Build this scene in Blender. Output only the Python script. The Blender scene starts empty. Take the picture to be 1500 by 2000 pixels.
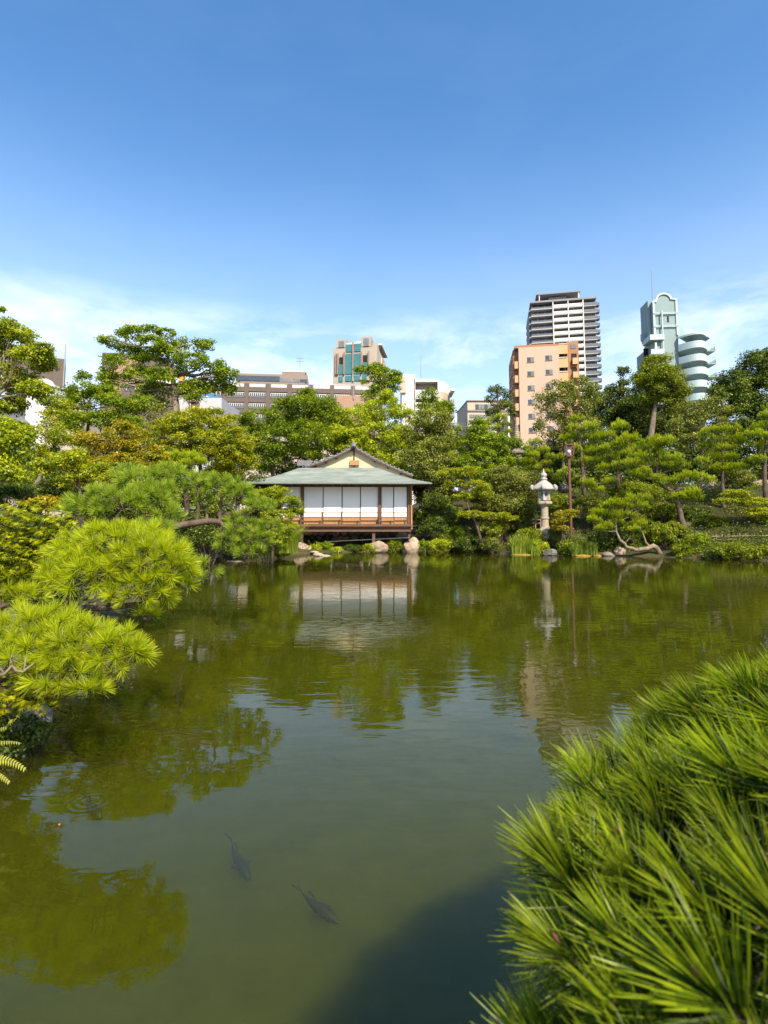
import bpy, bmesh, math, random
import numpy as np
from mathutils import Vector, Matrix, noise
R = math.radians
random.seed(7); rng = np.random.default_rng(11)
S = bpy.context.scene
COL = S.collection
# ------------------------------------------------------------------ camera, world, sun, exposure
H = 1.7; F = 1060.0; CX = 750.0; CY = 921.0; PITCH = R(5.07)
cam = bpy.data.cameras.new('camera'); camo = bpy.data.objects.new('camera', cam); COL.objects.link(camo)
camo.location = (0, 0, H); camo.rotation_euler = (R(90) + PITCH, 0, 0)
cam.sensor_fit = 'VERTICAL'; cam.sensor_height = 32.0; cam.lens = F / 2000 * 32.0
cam.shift_y = -(1000 - CY) / 2000.0
cam.clip_start = 0.05; cam.clip_end = 4000
cam.dof.use_dof = True; cam.dof.focus_distance = 7.0; cam.dof.aperture_fstop = 4.5
S.camera = camo
SUN_EL = R(44); SUN_AZ = R(21)          # sun behind the camera, a little to the right
w = bpy.data.worlds.new('World'); S.world = w; w.use_nodes = True
nt = w.node_tree; nt.nodes.clear(); N = nt.nodes.new; L = nt.links.new
out = N('ShaderNodeOutputWorld'); bg = N('ShaderNodeBackground'); bg.inputs['Strength'].default_value = 0.126
sky = N('ShaderNodeTexSky'); sky.sky_type = 'NISHITA'; sky.sun_disc = False
sky.sun_elevation = SUN_EL; sky.sun_rotation = math.pi - SUN_AZ
sky.altitude = 0; sky.air_density = 1.15; sky.dust_density = 0.8; sky.ozone_density = 2.2
hs = N('ShaderNodeHueSaturation'); hs.inputs['Saturation'].default_value = 1.25; hs.inputs['Hue'].default_value = 0.500
L(sky.outputs[0], hs.inputs['Color'])
tc = N('ShaderNodeTexCoord'); mp = N('ShaderNodeMapping'); mp.inputs['Scale'].default_value = (3.2, 3.2, 9.0); mp.inputs['Location'].default_value = (1.35, 0.6, 0.45)
L(tc.outputs['Generated'], mp.inputs['Vector'])
n1 = N('ShaderNodeTexNoise'); n1.inputs['Scale'].default_value = 1.3; n1.inputs['Detail'].default_value = 7; n1.inputs['Roughness'].default_value = 0.6; n1.inputs['Distortion'].default_value = 0.25
L(mp.outputs[0], n1.inputs['Vector'])
cr = N('ShaderNodeValToRGB'); cr.color_ramp.elements[0].position = 0.43; cr.color_ramp.elements[1].position = 0.70
L(n1.outputs['Fac'], cr.inputs[0])
sx = N('ShaderNodeSeparateXYZ'); L(tc.outputs['Generated'], sx.inputs[0])
bandr = N('ShaderNodeValToRGB'); e = bandr.color_ramp.elements
e[0].position = 0.0; e[0].color = (.9,.9,.9,1); e[1].position = 0.31; e[1].color = (1,1,1,1)
e2 = e.new(0.375); e2.color = (.05,.05,.05,1); e3 = e.new(0.5); e3.color = (.02,.02,.02,1)
L(sx.outputs['Z'], bandr.inputs[0])
mm = N('ShaderNodeMath'); mm.operation = 'MULTIPLY'; L(cr.outputs[0], mm.inputs[0]); L(bandr.outputs[0], mm.inputs[1])
mm2 = N('ShaderNodeMath'); mm2.operation = 'MULTIPLY'; L(mm.outputs[0], mm2.inputs[0]); mm2.inputs[1].default_value = 0.68
mix = N('ShaderNodeMixRGB'); L(mm2.outputs[0], mix.inputs['Fac']); L(hs.outputs[0], mix.inputs['Color1']); mix.inputs['Color2'].default_value = (6.0, 6.2, 6.9, 1)
hz = N('ShaderNodeMapRange'); hz.interpolation_type = 'SMOOTHSTEP'; hz.inputs['From Min'].default_value = 0.62; hz.inputs['From Max'].default_value = 0.05; hz.inputs['To Min'].default_value = 0; hz.inputs['To Max'].default_value = .62
L(sx.outputs['Z'], hz.inputs[0]); mixh = N('ShaderNodeMixRGB'); L(hz.outputs[0], mixh.inputs['Fac']); L(hs.outputs[0], mixh.inputs['Color1']); mixh.inputs['Color2'].default_value = (3.6, 4.35, 5.9, 1)
L(mixh.outputs[0], mix.inputs['Color1'])
L(mix.outputs[0], bg.inputs['Color']); L(bg.outputs[0], out.inputs['Surface'])
sl = bpy.data.lights.new('sun', 'SUN'); sl.energy = 4.3; sl.angle = R(0.6); sl.color = (1.0, 0.88, 0.68)
so = bpy.data.objects.new('sun', sl); COL.objects.link(so)
sd = Vector((math.sin(SUN_AZ) * math.cos(SUN_EL), -math.cos(SUN_AZ) * math.cos(SUN_EL), math.sin(SUN_EL)))
so.rotation_euler = sd.to_track_quat('Z', 'Y').to_euler(); so.location = (20, -30, 40)
S.view_settings.view_transform = 'Standard'; S.view_settings.look = 'None'; S.view_settings.exposure = 1.0; S.view_settings.gamma = 1
S.view_settings.use_curve_mapping = False
S.render.engine = 'CYCLES'
S.cycles.max_bounces = 6; S.cycles.diffuse_bounces = 2; S.cycles.glossy_bounces = 3; S.cycles.transparent_max_bounces = 8; S.cycles.transmission_bounces = 3

# ------------------------------------------------------------------ helpers
def W(px, py, d):
    u = (px - CX) / F; v = (CY - py) / F
    y = math.cos(PITCH) - v * math.sin(PITCH); z = math.sin(PITCH) + v * math.cos(PITCH)
    return Vector((u * d / y, d, H + z * d / y))
def Z(px, py, d): return W(px, py, d).z

def mat(name, col, rough=0.8, var=0.0, scale=4.0, bump=0.0, col2=None, metal=0.0, spec=0.4, stretch=None, rnd=0.0, bscale=None):
    m = bpy.data.materials.new(name); m.use_nodes = True; t = m.node_tree; b = t.nodes['Principled BSDF']
    b.inputs['Roughness'].default_value = rough; b.inputs['Metallic'].default_value = metal; b.inputs['Specular IOR Level'].default_value = spec
    c2 = col2 if col2 else tuple(max(0, c * (1 - var)) for c in col)
    tcn = t.nodes.new('ShaderNodeTexCoord'); mpn = t.nodes.new('ShaderNodeMapping')
    if stretch: mpn.inputs['Scale'].default_value = stretch
    t.links.new(tcn.outputs['Object'], mpn.inputs['Vector'])
    nn = t.nodes.new('ShaderNodeTexNoise'); nn.inputs['Scale'].default_value = scale; nn.inputs['Detail'].default_value = 6; nn.inputs['Roughness'].default_value = 0.65
    t.links.new(mpn.outputs[0], nn.inputs['Vector'])
    rp = t.nodes.new('ShaderNodeValToRGB'); rp.color_ramp.elements[0].position = 0.32; rp.color_ramp.elements[1].position = 0.68
    rp.color_ramp.elements[0].color = (*c2, 1); rp.color_ramp.elements[1].color = (*col, 1)
    t.links.new(nn.outputs['Fac'], rp.inputs[0])
    src = rp.outputs[0]
    if rnd:
        oi = t.nodes.new('ShaderNodeObjectInfo'); h = t.nodes.new('ShaderNodeHueSaturation')
        mr = t.nodes.new('ShaderNodeMapRange'); mr.inputs['To Min'].default_value = 1 - rnd; mr.inputs['To Max'].default_value = 1 + rnd
        t.links.new(oi.outputs['Random'], mr.inputs[0]); t.links.new(mr.outputs[0], h.inputs['Value']); t.links.new(src, h.inputs['Color']); src = h.outputs[0]
    t.links.new(src, b.inputs['Base Color'])
    if bump:
        n2 = t.nodes.new('ShaderNodeTexNoise'); n2.inputs['Scale'].default_value = bscale or scale * 3; n2.inputs['Detail'].default_value = 8; n2.inputs['Roughness'].default_value = 0.7
        t.links.new(mpn.outputs[0], n2.inputs['Vector'])
        bp = t.nodes.new('ShaderNodeBump'); bp.inputs['Strength'].default_value = 0.8; bp.inputs['Distance'].default_value = bump
        t.links.new(n2.outputs['Fac'], bp.inputs['Height']); t.links.new(bp.outputs[0], b.inputs['Normal'])
    return m

def leafmat(name, dark, mid, light, tr=0.35, rnd=0.12):
    m = bpy.data.materials.new(name); m.use_nodes = True; t = m.node_tree; t.nodes.clear()
    o = t.nodes.new('ShaderNodeOutputMaterial'); d = t.nodes.new('ShaderNodeBsdfDiffuse'); tl = t.nodes.new('ShaderNodeBsdfTranslucent')
    g = t.nodes.new('ShaderNodeBsdfGlossy'); g.inputs['Roughness'].default_value = 0.42; g.inputs['Color'].default_value = (.9, .95, .9, 1)
    at = t.nodes.new('ShaderNodeAttribute'); at.attribute_name = 'tint'
    rp = t.nodes.new('ShaderNodeValToRGB'); els = rp.color_ramp.elements
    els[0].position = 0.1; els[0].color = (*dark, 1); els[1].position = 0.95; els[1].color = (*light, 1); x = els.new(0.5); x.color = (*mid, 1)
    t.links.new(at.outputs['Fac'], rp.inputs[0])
    oi = t.nodes.new('ShaderNodeObjectInfo'); h = t.nodes.new('ShaderNodeHueSaturation')
    mr = t.nodes.new('ShaderNodeMapRange'); mr.inputs['To Min'].default_value = 1 - rnd; mr.inputs['To Max'].default_value = 1 + rnd
    t.links.new(oi.outputs['Random'], mr.inputs[0]); t.links.new(mr.outputs[0], h.inputs['Value']); t.links.new(rp.outputs[0], h.inputs['Color'])
    t.links.new(h.outputs[0], d.inputs['Color'])
    sat = t.nodes.new('ShaderNodeHueSaturation'); sat.inputs['Saturation'].default_value = 1.1; sat.inputs['Value'].default_value = 1.6; sat.inputs['Hue'].default_value = 0.49
    t.links.new(h.outputs[0], sat.inputs['Color']); t.links.new(sat.outputs[0], tl.inputs['Color'])
    m1 = t.nodes.new('ShaderNodeMixShader'); m1.inputs[0].default_value = tr; t.links.new(d.outputs[0], m1.inputs[1]); t.links.new(tl.outputs[0], m1.inputs[2])
    m2 = t.nodes.new('ShaderNodeMixShader'); m2.inputs[0].default_value = 0.02; t.links.new(m1.outputs[0], m2.inputs[1]); t.links.new(g.outputs[0], m2.inputs[2])
    t.links.new(m2.outputs[0], o.inputs['Surface']); return m

class MB:
    def __init__(s): s.v = []; s.f = []
    def poly(s, pts):
        b = len(s.v); s.v += [tuple(p) for p in pts]; s.f.append(tuple(range(b, b + len(pts)))); return s
    def box(s, x0, x1, y0, y1, z0, z1):
        b = len(s.v); s.v += [(x, y, z) for z in (z0, z1) for x, y in ((x0, y0), (x1, y0), (x1, y1), (x0, y1))]
        for q in ((3,2,1,0),(4,5,6,7),(0,1,5,4),(1,2,6,5),(2,3,7,6),(3,0,4,7)): s.f.append(tuple(b + i for i in q))
        return s
    def prism(s, pts, dv):
        b = len(s.v); n = len(pts); dv = Vector(dv); pts = [Vector(p) for p in pts]
        s.v += [tuple(p) for p in pts] + [tuple(p + dv) for p in pts]
        s.f.append(tuple(range(b, b + n))[::-1]); s.f.append(tuple(range(b + n, b + 2 * n)))
        for i in range(n): j = (i + 1) % n; s.f.append((b + i, b + j, b + n + j, b + n + i))
        return s
    def tube(s, path, radii, n=7, cap=True):
        path = [Vector(p) for p in path]
        if not hasattr(radii, '__len__'): radii = [radii] * len(path)
        rings = []; up = Vector((0.13, 0.21, 0.97)).normalized(); prev = None
        for i, p in enumerate(path):
            t = (path[min(i + 1, len(path) - 1)] - path[max(i - 1, 0)]).normalized()
            a = prev if prev is not None else t.cross(up)
            if a.length < 1e-3: a = t.cross(Vector((1, 0, 0)))
            a = (a - t * a.dot(t)).normalized(); prev = a; c = t.cross(a)
            b = len(s.v); rings.append(b)
            for k in range(n):
                th = 2 * math.pi * k / n; s.v.append(tuple(p + (a * math.cos(th) + c * math.sin(th)) * radii[i]))
        for r0, r1 in zip(rings, rings[1:]):
            for k in range(n): j = (k + 1) % n; s.f.append((r0 + k, r0 + j, r1 + j, r1 + k))
        if cap: s.f.append(tuple(rings[0] + k for k in range(n))[::-1]); s.f.append(tuple(rings[-1] + k for k in range(n)))
        return s
    def lathe(s, c, prof, n=20, rot=0.0):
        rings = []
        for r, z in prof:
            b = len(s.v); rings.append(b)
            for k in range(n): th = 2 * math.pi * k / n + rot; s.v.append((c[0] + r * math.cos(th), c[1] + r * math.sin(th), c[2] + z))
        for r0, r1 in zip(rings, rings[1:]):
            for k in range(n): j = (k + 1) % n; s.f.append((r0 + k, r0 + j, r1 + j, r1 + k))
        s.f.append(tuple(rings[0] + k for k in range(n))[::-1]); s.f.append(tuple(rings[-1] + k for k in range(n)))
        return s

def root_of(o):
    while o.parent: o = o.parent
    return o
def tag(o, label=None, cat=None, group=None, kind=None):
    if label: o['label'] = label
    if cat: o['category'] = cat
    if group: o['group'] = group
    if kind: o['kind'] = kind
    return o
def thing(name, loc, label, cat, group=None, rz=0):
    o = bpy.data.objects.new(name, None); COL.objects.link(o); o.location = loc; o.rotation_euler = (0, 0, rz); o.empty_display_size = .2
    return tag(o, label, cat, group)
def link(name, me, parent=None, loc=(0, 0, 0)):
    o = bpy.data.objects.new(name, me); COL.objects.link(o); o.location = loc
    if parent: o.parent = parent
    return o
def mk(name, mb, m, parent=None, world=True, smooth=False, kind=None, loc=None, bevel=0):
    """mesh object; world=True: vertices are given in world space and moved into the space of the parent thing"""
    me = bpy.data.meshes.new(name)
    off = Vector((0, 0, 0))
    if world:
        if parent: off = Vector(root_of(parent).location)
        elif loc is not None: off = Vector(loc)
    vs = mb.v if off.length == 0 else [(a - off.x, b - off.y, c - off.z) for a, b, c in mb.v]
    me.from_pydata(vs, [], mb.f)
    bm = bmesh.new(); bm.from_mesh(me); bmesh.ops.recalc_face_normals(bm, faces=bm.faces)
    if bevel: bmesh.ops.bevel(bm, geom=list(bm.edges), offset=bevel, segments=1, affect='EDGES', clamp_overlap=True)
    bm.to_mesh(me); bm.free()
    if smooth: me.shade_smooth()
    me.materials.append(m); o = link(name, me, parent, (0, 0, 0) if parent or loc is None else off)
    if kind: o['kind'] = kind
    return o
def rep(o, offs):
    """copies of a part (and its sub-parts) that share their meshes, each moved by an offset"""
    res = []
    for d in offs:
        c = o.copy(); COL.objects.link(c); c.parent = o.parent; c.location = Vector(o.location) + Vector(d)
        for ch in o.children:
            g = ch.copy(); COL.objects.link(g); g.parent = c
        res.append(c)
    return res

def quadmesh(name, P, tint, m, nv=4):
    """P: (n, nv, 3) faces"""
    n = len(P); me = bpy.data.meshes.new(name)
    me.vertices.add(n * nv); me.vertices.foreach_set('co', np.ascontiguousarray(P, dtype=np.float32).ravel())
    me.loops.add(n * nv); me.loops.foreach_set('vertex_index', np.arange(n * nv, dtype=np.int32))
    me.polygons.add(n); me.polygons.foreach_set('loop_start', np.arange(0, n * nv, nv, dtype=np.int32))
    me.update(calc_edges=True); me.validate()
    a = me.attributes.new('tint', 'FLOAT', 'FACE'); a.data.foreach_set('value', np.clip(tint, 0, 1).astype(np.float32))
    me.materials.append(m); return me
def nrm(a): return a / np.maximum(np.linalg.norm(a, axis=-1, keepdims=True), 1e-9)
def leaf_quads(C, Nn, size, aspect=0.6):
    n = len(C); r = rng.normal(size=(n, 3)); T = nrm(r - (r * Nn).sum(1, keepdims=True) * Nn); B = np.cross(Nn, T)
    s = size * rng.uniform(0.65, 1.3, (n, 1)); droop = Nn * s * -0.12
    return np.stack([C - T * s * .5 + droop, C + B * s * .5 * aspect, C + T * s * .5 + droop, C - B * s * .5 * aspect], 1)
def clump_leaves(cs, rad, leaf, dens=1.0, upb=0.35, base_tint=None, flat=1.0):
    """leaves around clump centres: cs (k,3), rad (k,)"""
    Ps = []; Ts = []
    for c, r in zip(cs, rad):
        n = max(12, int(dens * 3.3 * (r / leaf) ** 2 * 3.2 * (0.55 + .45 * flat)))
        d = nrm(rng.normal(size=(n, 3)) + np.array([0, 0, upb]))
        rr = rng.uniform(0.0, 1, (n, 1)) ** 0.38
        p = c + d * rr * r * np.array([1, 1, flat]) * (0.82 + 0.36 * rng.random((n, 1)))
        nn = nrm(d * 0.8 + np.array([0, 0, 0.5]) + rng.normal(size=(n, 3)) * 0.55)
        Ps.append(leaf_quads(p, nn, leaf)); b = rng.uniform(.25, .75) if base_tint is None else base_tint
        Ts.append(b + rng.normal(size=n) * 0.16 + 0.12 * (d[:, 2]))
    return np.concatenate(Ps), np.concatenate(Ts)
def crown_clumps(c, r, cl, fill=1.0, top=0.25):
    """clump centres spread over the shell of an ellipsoid"""
    c = np.array(c); r = np.array(r); area = 4 * math.pi * ((r[0] * r[1]) ** 1.6 / 3 + 2 * (r[0] * r[2]) ** 1.6 / 3) ** (1 / 1.6)
    n = max(4, int(fill * area / (cl * cl * 2.4)))
    d = nrm(rng.normal(size=(n, 3)) + np.array([0, 0, top])); k = rng.uniform(0.55, 1.0, (n, 1)) ** 0.7
    cs = c + d * r * (k - 0.28 * cl / max(r)); rad = cl * rng.uniform(.6, 1.25, n)
    return cs, rad

# ------------------------------------------------------------------ materials
M = {}
M['maple'] = leafmat('maple leaves green', (0.0755, 0.1109, 0.0025), (0.2138, 0.2567, 0.0058), (0.4150, 0.4200, 0.0123), tr=.4)
M['maple_y'] = leafmat('maple leaves turning', (0.090, 0.115, 0.0040), (0.230, 0.270, 0.0070), (0.400, 0.370, 0.0120), tr=.4)
M['green'] = leafmat('broad leaves fresh green', (0.0566, 0.0991, 0.0033), (0.1509, 0.2216, 0.0066), (0.3018, 0.3617, 0.0131), tr=.4)
M['lime'] = leafmat('light green leaves', (0.1131, 0.1633, 0.0049), (0.2641, 0.3266, 0.0098), (0.4527, 0.4899, 0.0246), tr=.4)
M['dark'] = leafmat('evergreen leaves', (0.020, 0.034, 0.0050), (0.070, 0.105, 0.0120), (0.180, 0.225, 0.0300), tr=.25)
M['olive'] = leafmat('olive leaves', (0.045, 0.060, 0.0070), (0.150, 0.175, 0.0220), (0.310, 0.340, 0.0550), tr=.3)
M['orange'] = leafmat('orange leaves', (0.120, 0.130, 0.0040), (0.260, 0.270, 0.0100), (0.480, 0.300, 0.0150), tr=.4)
M['azalea'] = leafmat('azalea leaves', (0.0439, 0.0651, 0.0032), (0.1491, 0.1906, 0.0080), (0.2982, 0.3348, 0.0160), tr=.35)
M['pine'] = leafmat('pine needles bright', (0.0629, 0.0991, 0.0033), (0.2263, 0.3033, 0.0066), (0.4527, 0.5016, 0.0123), tr=.4)
M['pine_n'] = leafmat('pine needles near', (0.1211, 0.1633, 0.0033), (0.3270, 0.3966, 0.0082), (0.5069, 0.5483, 0.0180), tr=.4)
M['pine_b'] = leafmat('pine needles fresh', (0.0755, 0.1400, 0.0123), (0.2138, 0.3033, 0.0286), (0.4025, 0.4667, 0.0491), tr=.4)
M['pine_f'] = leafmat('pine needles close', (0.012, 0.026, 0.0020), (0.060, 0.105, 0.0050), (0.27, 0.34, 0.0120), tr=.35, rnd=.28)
M['grass'] = leafmat('grass blades', (0.0629, 0.1166, 0.0082), (0.1886, 0.2567, 0.0246), (0.3773, 0.4083, 0.0574))
M['bark'] = mat('bark', (.15, .11, .08), .95, .6, 9, .02, (.05, .035, .025), stretch=(1, 1, .35))
M['bark_l'] = mat('pale bark', (.26, .205, .15), .95, .6, 7, .02, (.10, .075, .05), stretch=(1, 1, .35))
M['soil'] = mat('soil and moss', (.075, .058, .018), 1, 0, 1.3, .06, (.028, .034, .008), bscale=9)
M['stone'] = mat('grey stone', (.22, .195, .165), .95, 0, 2.5, .03, (.09, .08, .07), rnd=.25)
M['stone_w'] = mat('warm stone', (.38, .29, .21), .95, 0, 3, .03, (.22, .165, .12), rnd=.15)
M['granite'] = mat('lantern granite', (.42, .40, .36), .9, 0, 8, .006, (.25, .24, .21), bscale=60)
M['granite_d'] = mat('weathered granite', (.42, .36, .27), .95, 0, 6, .01, (.24, .19, .13), bscale=40)
M['wood'] = mat('brown timber', (.15, .076, .046), .7, 0, 3, .002, (.065, .035, .022), stretch=(1, 1, 8), rnd=.15)
M['wood_d'] = mat('dark timber', (.10, .055, .04), .8, .5, 4, .003, rnd=.15)
M['wood_l'] = mat('light timber', (.42, .22, .09), .65, 0, 3, .002, (.28, .13, .05), stretch=(8, 1, 1))
M['paper'] = mat('white shoji paper', (.78, .77, .76), .9, .04, 2)
M['plaster'] = mat('yellow plaster', (.60, .51, .32), .95, .1, 2)
M['copper'] = mat('green copper shingles', (.255, .285, .25), .7, 0, 1.1, .008, (.14, .17, .155), spec=.4, stretch=(1, 3, 3), bscale=14, rnd=.10)
M['tile'] = mat('grey roof tile', (.17, .17, .18), .55, .4, 5, .004, spec=.6)
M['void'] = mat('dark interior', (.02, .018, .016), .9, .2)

# ------------------------------------------------------------------ ground, pond bed, water
POND = [(-3.4,-3),(-3.0,1),(-2.85,3),(-2.85,4.3),(-3.2,5.3),(-3.9,7),(-4.6,9.5),(-5.2,12),(-6.2,15),(-7.4,18),(-7.9,20.6),(-6.8,22.4),(-5.8,24.3),(-4.3,26.6),(-2.6,28.3),(-.3,29.0),(2,29.9),
        (4.2,30.1),(5.6,28.6),(6.6,27.0),(8.5,26.0),(10.8,25.8),(12.8,24.9),(14.3,23.7),(15.9,22.6),(18,21.5),(20.5,18),(21,10),(20,2),(14,-2),(6,-1),(2.4,.3),(.6,.3),(-.8,-.1),(-1.8,-3)]
PA = np.array(POND); PB = np.roll(PA, -1, 0)
def pond_sd(X, Y):
    """signed distance to the pond edge, positive on land"""
    X = np.atleast_1d(X).astype(float); Y = np.atleast_1d(Y).astype(float); best = np.full(X.shape, 1e9); ins = np.zeros(X.shape, bool)
    for (ax, ay), (bx, by) in zip(PA, PB):
        ex, ey = bx - ax, by - ay; t = np.clip(((X - ax) * ex + (Y - ay) * ey) / (ex * ex + ey * ey), 0, 1)
        best = np.minimum(best, np.hypot(X - ax - t * ex, Y - ay - t * ey))
        c = ((ay > Y) != (by > Y)); xx = ax + (Y - ay) / np.where(abs(ey) < 1e-9, 1e-9, ey) * ex; ins ^= c & (X < xx)
    return np.where(ins, -best, best)
def sm(x, a, b): t = np.clip((x - a) / (b - a), 0, 1); return t * t * (3 - 2 * t)
def ground(X, Y):
    s = pond_sd(X, Y); X = np.atleast_1d(X).astype(float); Y = np.atleast_1d(Y).astype(float)
    z = np.where(s < 0, -1.3 * sm(-s, 0.0, 1.2), .16 * sm(s, 0, .25) + .35 * sm(s, .2, 2.5))
    z = z + 2.9 * sm(s, 1.2, 9) * sm(X, 2, 6) * sm(Y, 14, 24) + .7 * sm(s, 2, 8) * (1 - sm(X, 2, 6)) + 1.2 * sm(s, 6, 26)
    z = z + np.where(s > .3, .10 * np.sin(X * 1.7 + Y * .6) * np.sin(Y * 1.3 - X * .4), 0)
    return z
def gz(x, y): return float(ground(x, y)[0])
xs = np.concatenate([[-2500, -900, -300, -120, -60, -40], np.arange(-28, 36.01, .45), [45, 60, 120, 300, 900, 2500]])
ys = np.concatenate([[-900, -300, -100, -40, -20, -10], np.arange(-5, 48.01, .45), [55, 70, 120, 300, 900, 3500]])
GX, GY = np.meshgrid(xs, ys); GZ = ground(GX.ravel(), GY.ravel()).reshape(GX.shape)
nx, ny = len(xs), len(ys); g = MB(); g.v = list(map(tuple, np.stack([GX.ravel(), GY.ravel(), GZ.ravel()], 1)))
g.f = [(j * nx + i, j * nx + i + 1, (j + 1) * nx + i + 1, (j + 1) * nx + i) for j in range(ny - 1) for i in range(nx - 1)]
mk('ground', g, M['soil'], smooth=True, kind='structure')

def water_mat():
    m = bpy.data.materials.new('pond water'); m.use_nodes = True; t = m.node_tree; t.nodes.clear(); n = t.nodes.new; l = t.links.new
    o = n('ShaderNodeOutputMaterial'); d = n('ShaderNodeSubsurfaceScattering'); d.falloff = 'BURLEY'; d.inputs['Scale'].default_value = .42; d.inputs['Radius'].default_value = (1, 1, .6); tr = n('ShaderNodeBsdfTransparent'); g = n('ShaderNodeBsdfGlossy'); fr = n('ShaderNodeFresnel')
    geo = n('ShaderNodeNewGeometry'); ior = n('ShaderNodeMapRange'); ior.inputs['To Min'].default_value = 1.47; ior.inputs['To Max'].default_value = 1 / 1.47; l(geo.outputs['Backfacing'], ior.inputs[0]); l(ior.outputs[0], fr.inputs['IOR'])
    g.inputs["Roughness"].default_value = 0.0
    tcn = n('ShaderNodeTexCoord')
    nz = n('ShaderNodeTexNoise'); nz.inputs['Scale'].default_value = .35; nz.inputs['Detail'].default_value = 3; l(tcn.outputs['Object'], nz.inputs['Vector'])
    rp = n('ShaderNodeValToRGB'); rp.color_ramp.elements[0].position = .35; rp.color_ramp.elements[1].position = .65
    rp.color_ramp.elements[0].color = (.038, .042, .002, 1); rp.color_ramp.elements[1].color = (.048, .052, .003, 1)
    l(nz.outputs['Fac'], rp.inputs[0]); l(rp.outputs[0], d.inputs['Color']); tr.inputs['Color'].default_value = (.95, .97, .8, 1)
    # wind ripples: a fine set of crests and a longer swell, in patches
    def noi(sc, st, det):
        mp = n('ShaderNodeMapping'); mp.inputs['Scale'].default_value = st; mp.inputs['Rotation'].default_value = (0, 0, R(8)); l(tcn.outputs['Object'], mp.inputs['Vector'])
        q = n('ShaderNodeTexNoise'); q.inputs['Scale'].default_value = sc; q.inputs['Detail'].default_value = det; q.inputs['Roughness'].default_value = .5; q.inputs['Distortion'].default_value = .4; l(mp.outputs[0], q.inputs['Vector']); return q.outputs['Fac']
    a = noi(5.5, (.55, 1.3, 1), 2.5); b = noi(1.6, (.6, 1.2, 1), 2); p = noi(.22, (1, 1, 1), 2)
    pr = n('ShaderNodeMapRange'); pr.inputs['From Min'].default_value = .38; pr.inputs['From Max'].default_value = .62; pr.inputs['To Min'].default_value = .25; pr.inputs['To Max'].default_value = 1.25; l(p, pr.inputs[0])
    am = n('ShaderNodeMath'); am.operation = 'MULTIPLY'; l(a, am.inputs[0]); l(pr.outputs[0], am.inputs[1])
    bs = n('ShaderNodeMath'); bs.operation = 'MULTIPLY_ADD'; l(b, bs.inputs[0]); bs.inputs[1].default_value = 1.0; l(am.outputs[0], bs.inputs[2])
    # rings spreading from the carp at the surface
    hgt = bs.outputs[0]
    for cxx, cyy, rad, amp in RINGS:
        mp = n('ShaderNodeMapping'); mp.inputs['Location'].default_value = (-cxx, -cyy, 0); l(tcn.outputs['Object'], mp.inputs['Vector'])
        ln = n('ShaderNodeVectorMath'); ln.operation = 'LENGTH'; l(mp.outputs[0], ln.inputs[0])
        s1 = n('ShaderNodeMath'); s1.operation = 'MULTIPLY'; s1.inputs[1].default_value = 2 * math.pi / .045; l(ln.outputs['Value'], s1.inputs[0])
        s2 = n('ShaderNodeMath'); s2.operation = 'SINE'; l(s1.outputs[0], s2.inputs[0])
        fo = n('ShaderNodeMapRange'); fo.interpolation_type = 'SMOOTHSTEP'; fo.inputs['From Min'].default_value = .02; fo.inputs['From Max'].default_value = rad; fo.inputs['To Min'].default_value = amp; fo.inputs['To Max'].default_value = 0; l(ln.outputs['Value'], fo.inputs[0])
        s3 = n('ShaderNodeMath'); s3.operation = 'MULTIPLY_ADD'; l(s2.outputs[0], s3.inputs[0]); l(fo.outputs[0], s3.inputs[1]); l(hgt, s3.inputs[2]); hgt = s3.outputs[0]
    bp = n('ShaderNodeBump'); bp.inputs['Strength'].default_value = 1; bp.inputs['Distance'].default_value = .0029; l(hgt, bp.inputs['Height'])
    l(bp.outputs[0], g.inputs['Normal']); l(bp.outputs[0], fr.inputs['Normal'])
    m1 = n('ShaderNodeMixShader'); m1.inputs[0].default_value = .62; l(d.outputs[0], m1.inputs[1]); l(tr.outputs[0], m1.inputs[2])
    m2 = n('ShaderNodeMixShader'); l(fr.outputs[0], m2.inputs[0]); l(m1.outputs[0], m2.inputs[1]); l(g.outputs[0], m2.inputs[2]); l(m2.outputs[0], o.inputs['Surface'])
    return m
def on_water(px, py): 
    a = W(px, py, 1.0); k = H / (H - a.z); return Vector((a.x * k, k, 0))
k1 = on_water(182, 1568); k2 = on_water(560, 1665)
RINGS = [(k1.x - .03, k1.y + .02, .20, .20), (k2.x, k2.y, .14, .03)]
wm = MB().poly([(-12, -6, 0), (24, -6, 0), (24, 33, 0), (-12, 33, 0)]); mk('pond_water', wm, water_mat(), kind='structure')
bed = MB().poly([(-11, -5, -.17), (23, -5, -.17), (23, 32, -.17), (-11, 32, -.17)]); mk('murky_silt_sheet', bed, mat('green silt', (.070, .076, .006), 1, .2), kind='structure')  # added sheet for the murk, raised just under the carp to keep shadows close
sb_ = bpy.data.materials['green silt'].node_tree.nodes['Principled BSDF']; sb_.subsurface_method = 'BURLEY'; sb_.inputs['Subsurface Weight'].default_value = 1; sb_.inputs['Subsurface Scale'].default_value = .42; sb_.inputs['Subsurface Radius'].default_value = (1, 1, .6); sb_.inputs['Specular IOR Level'].default_value = 0

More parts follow.
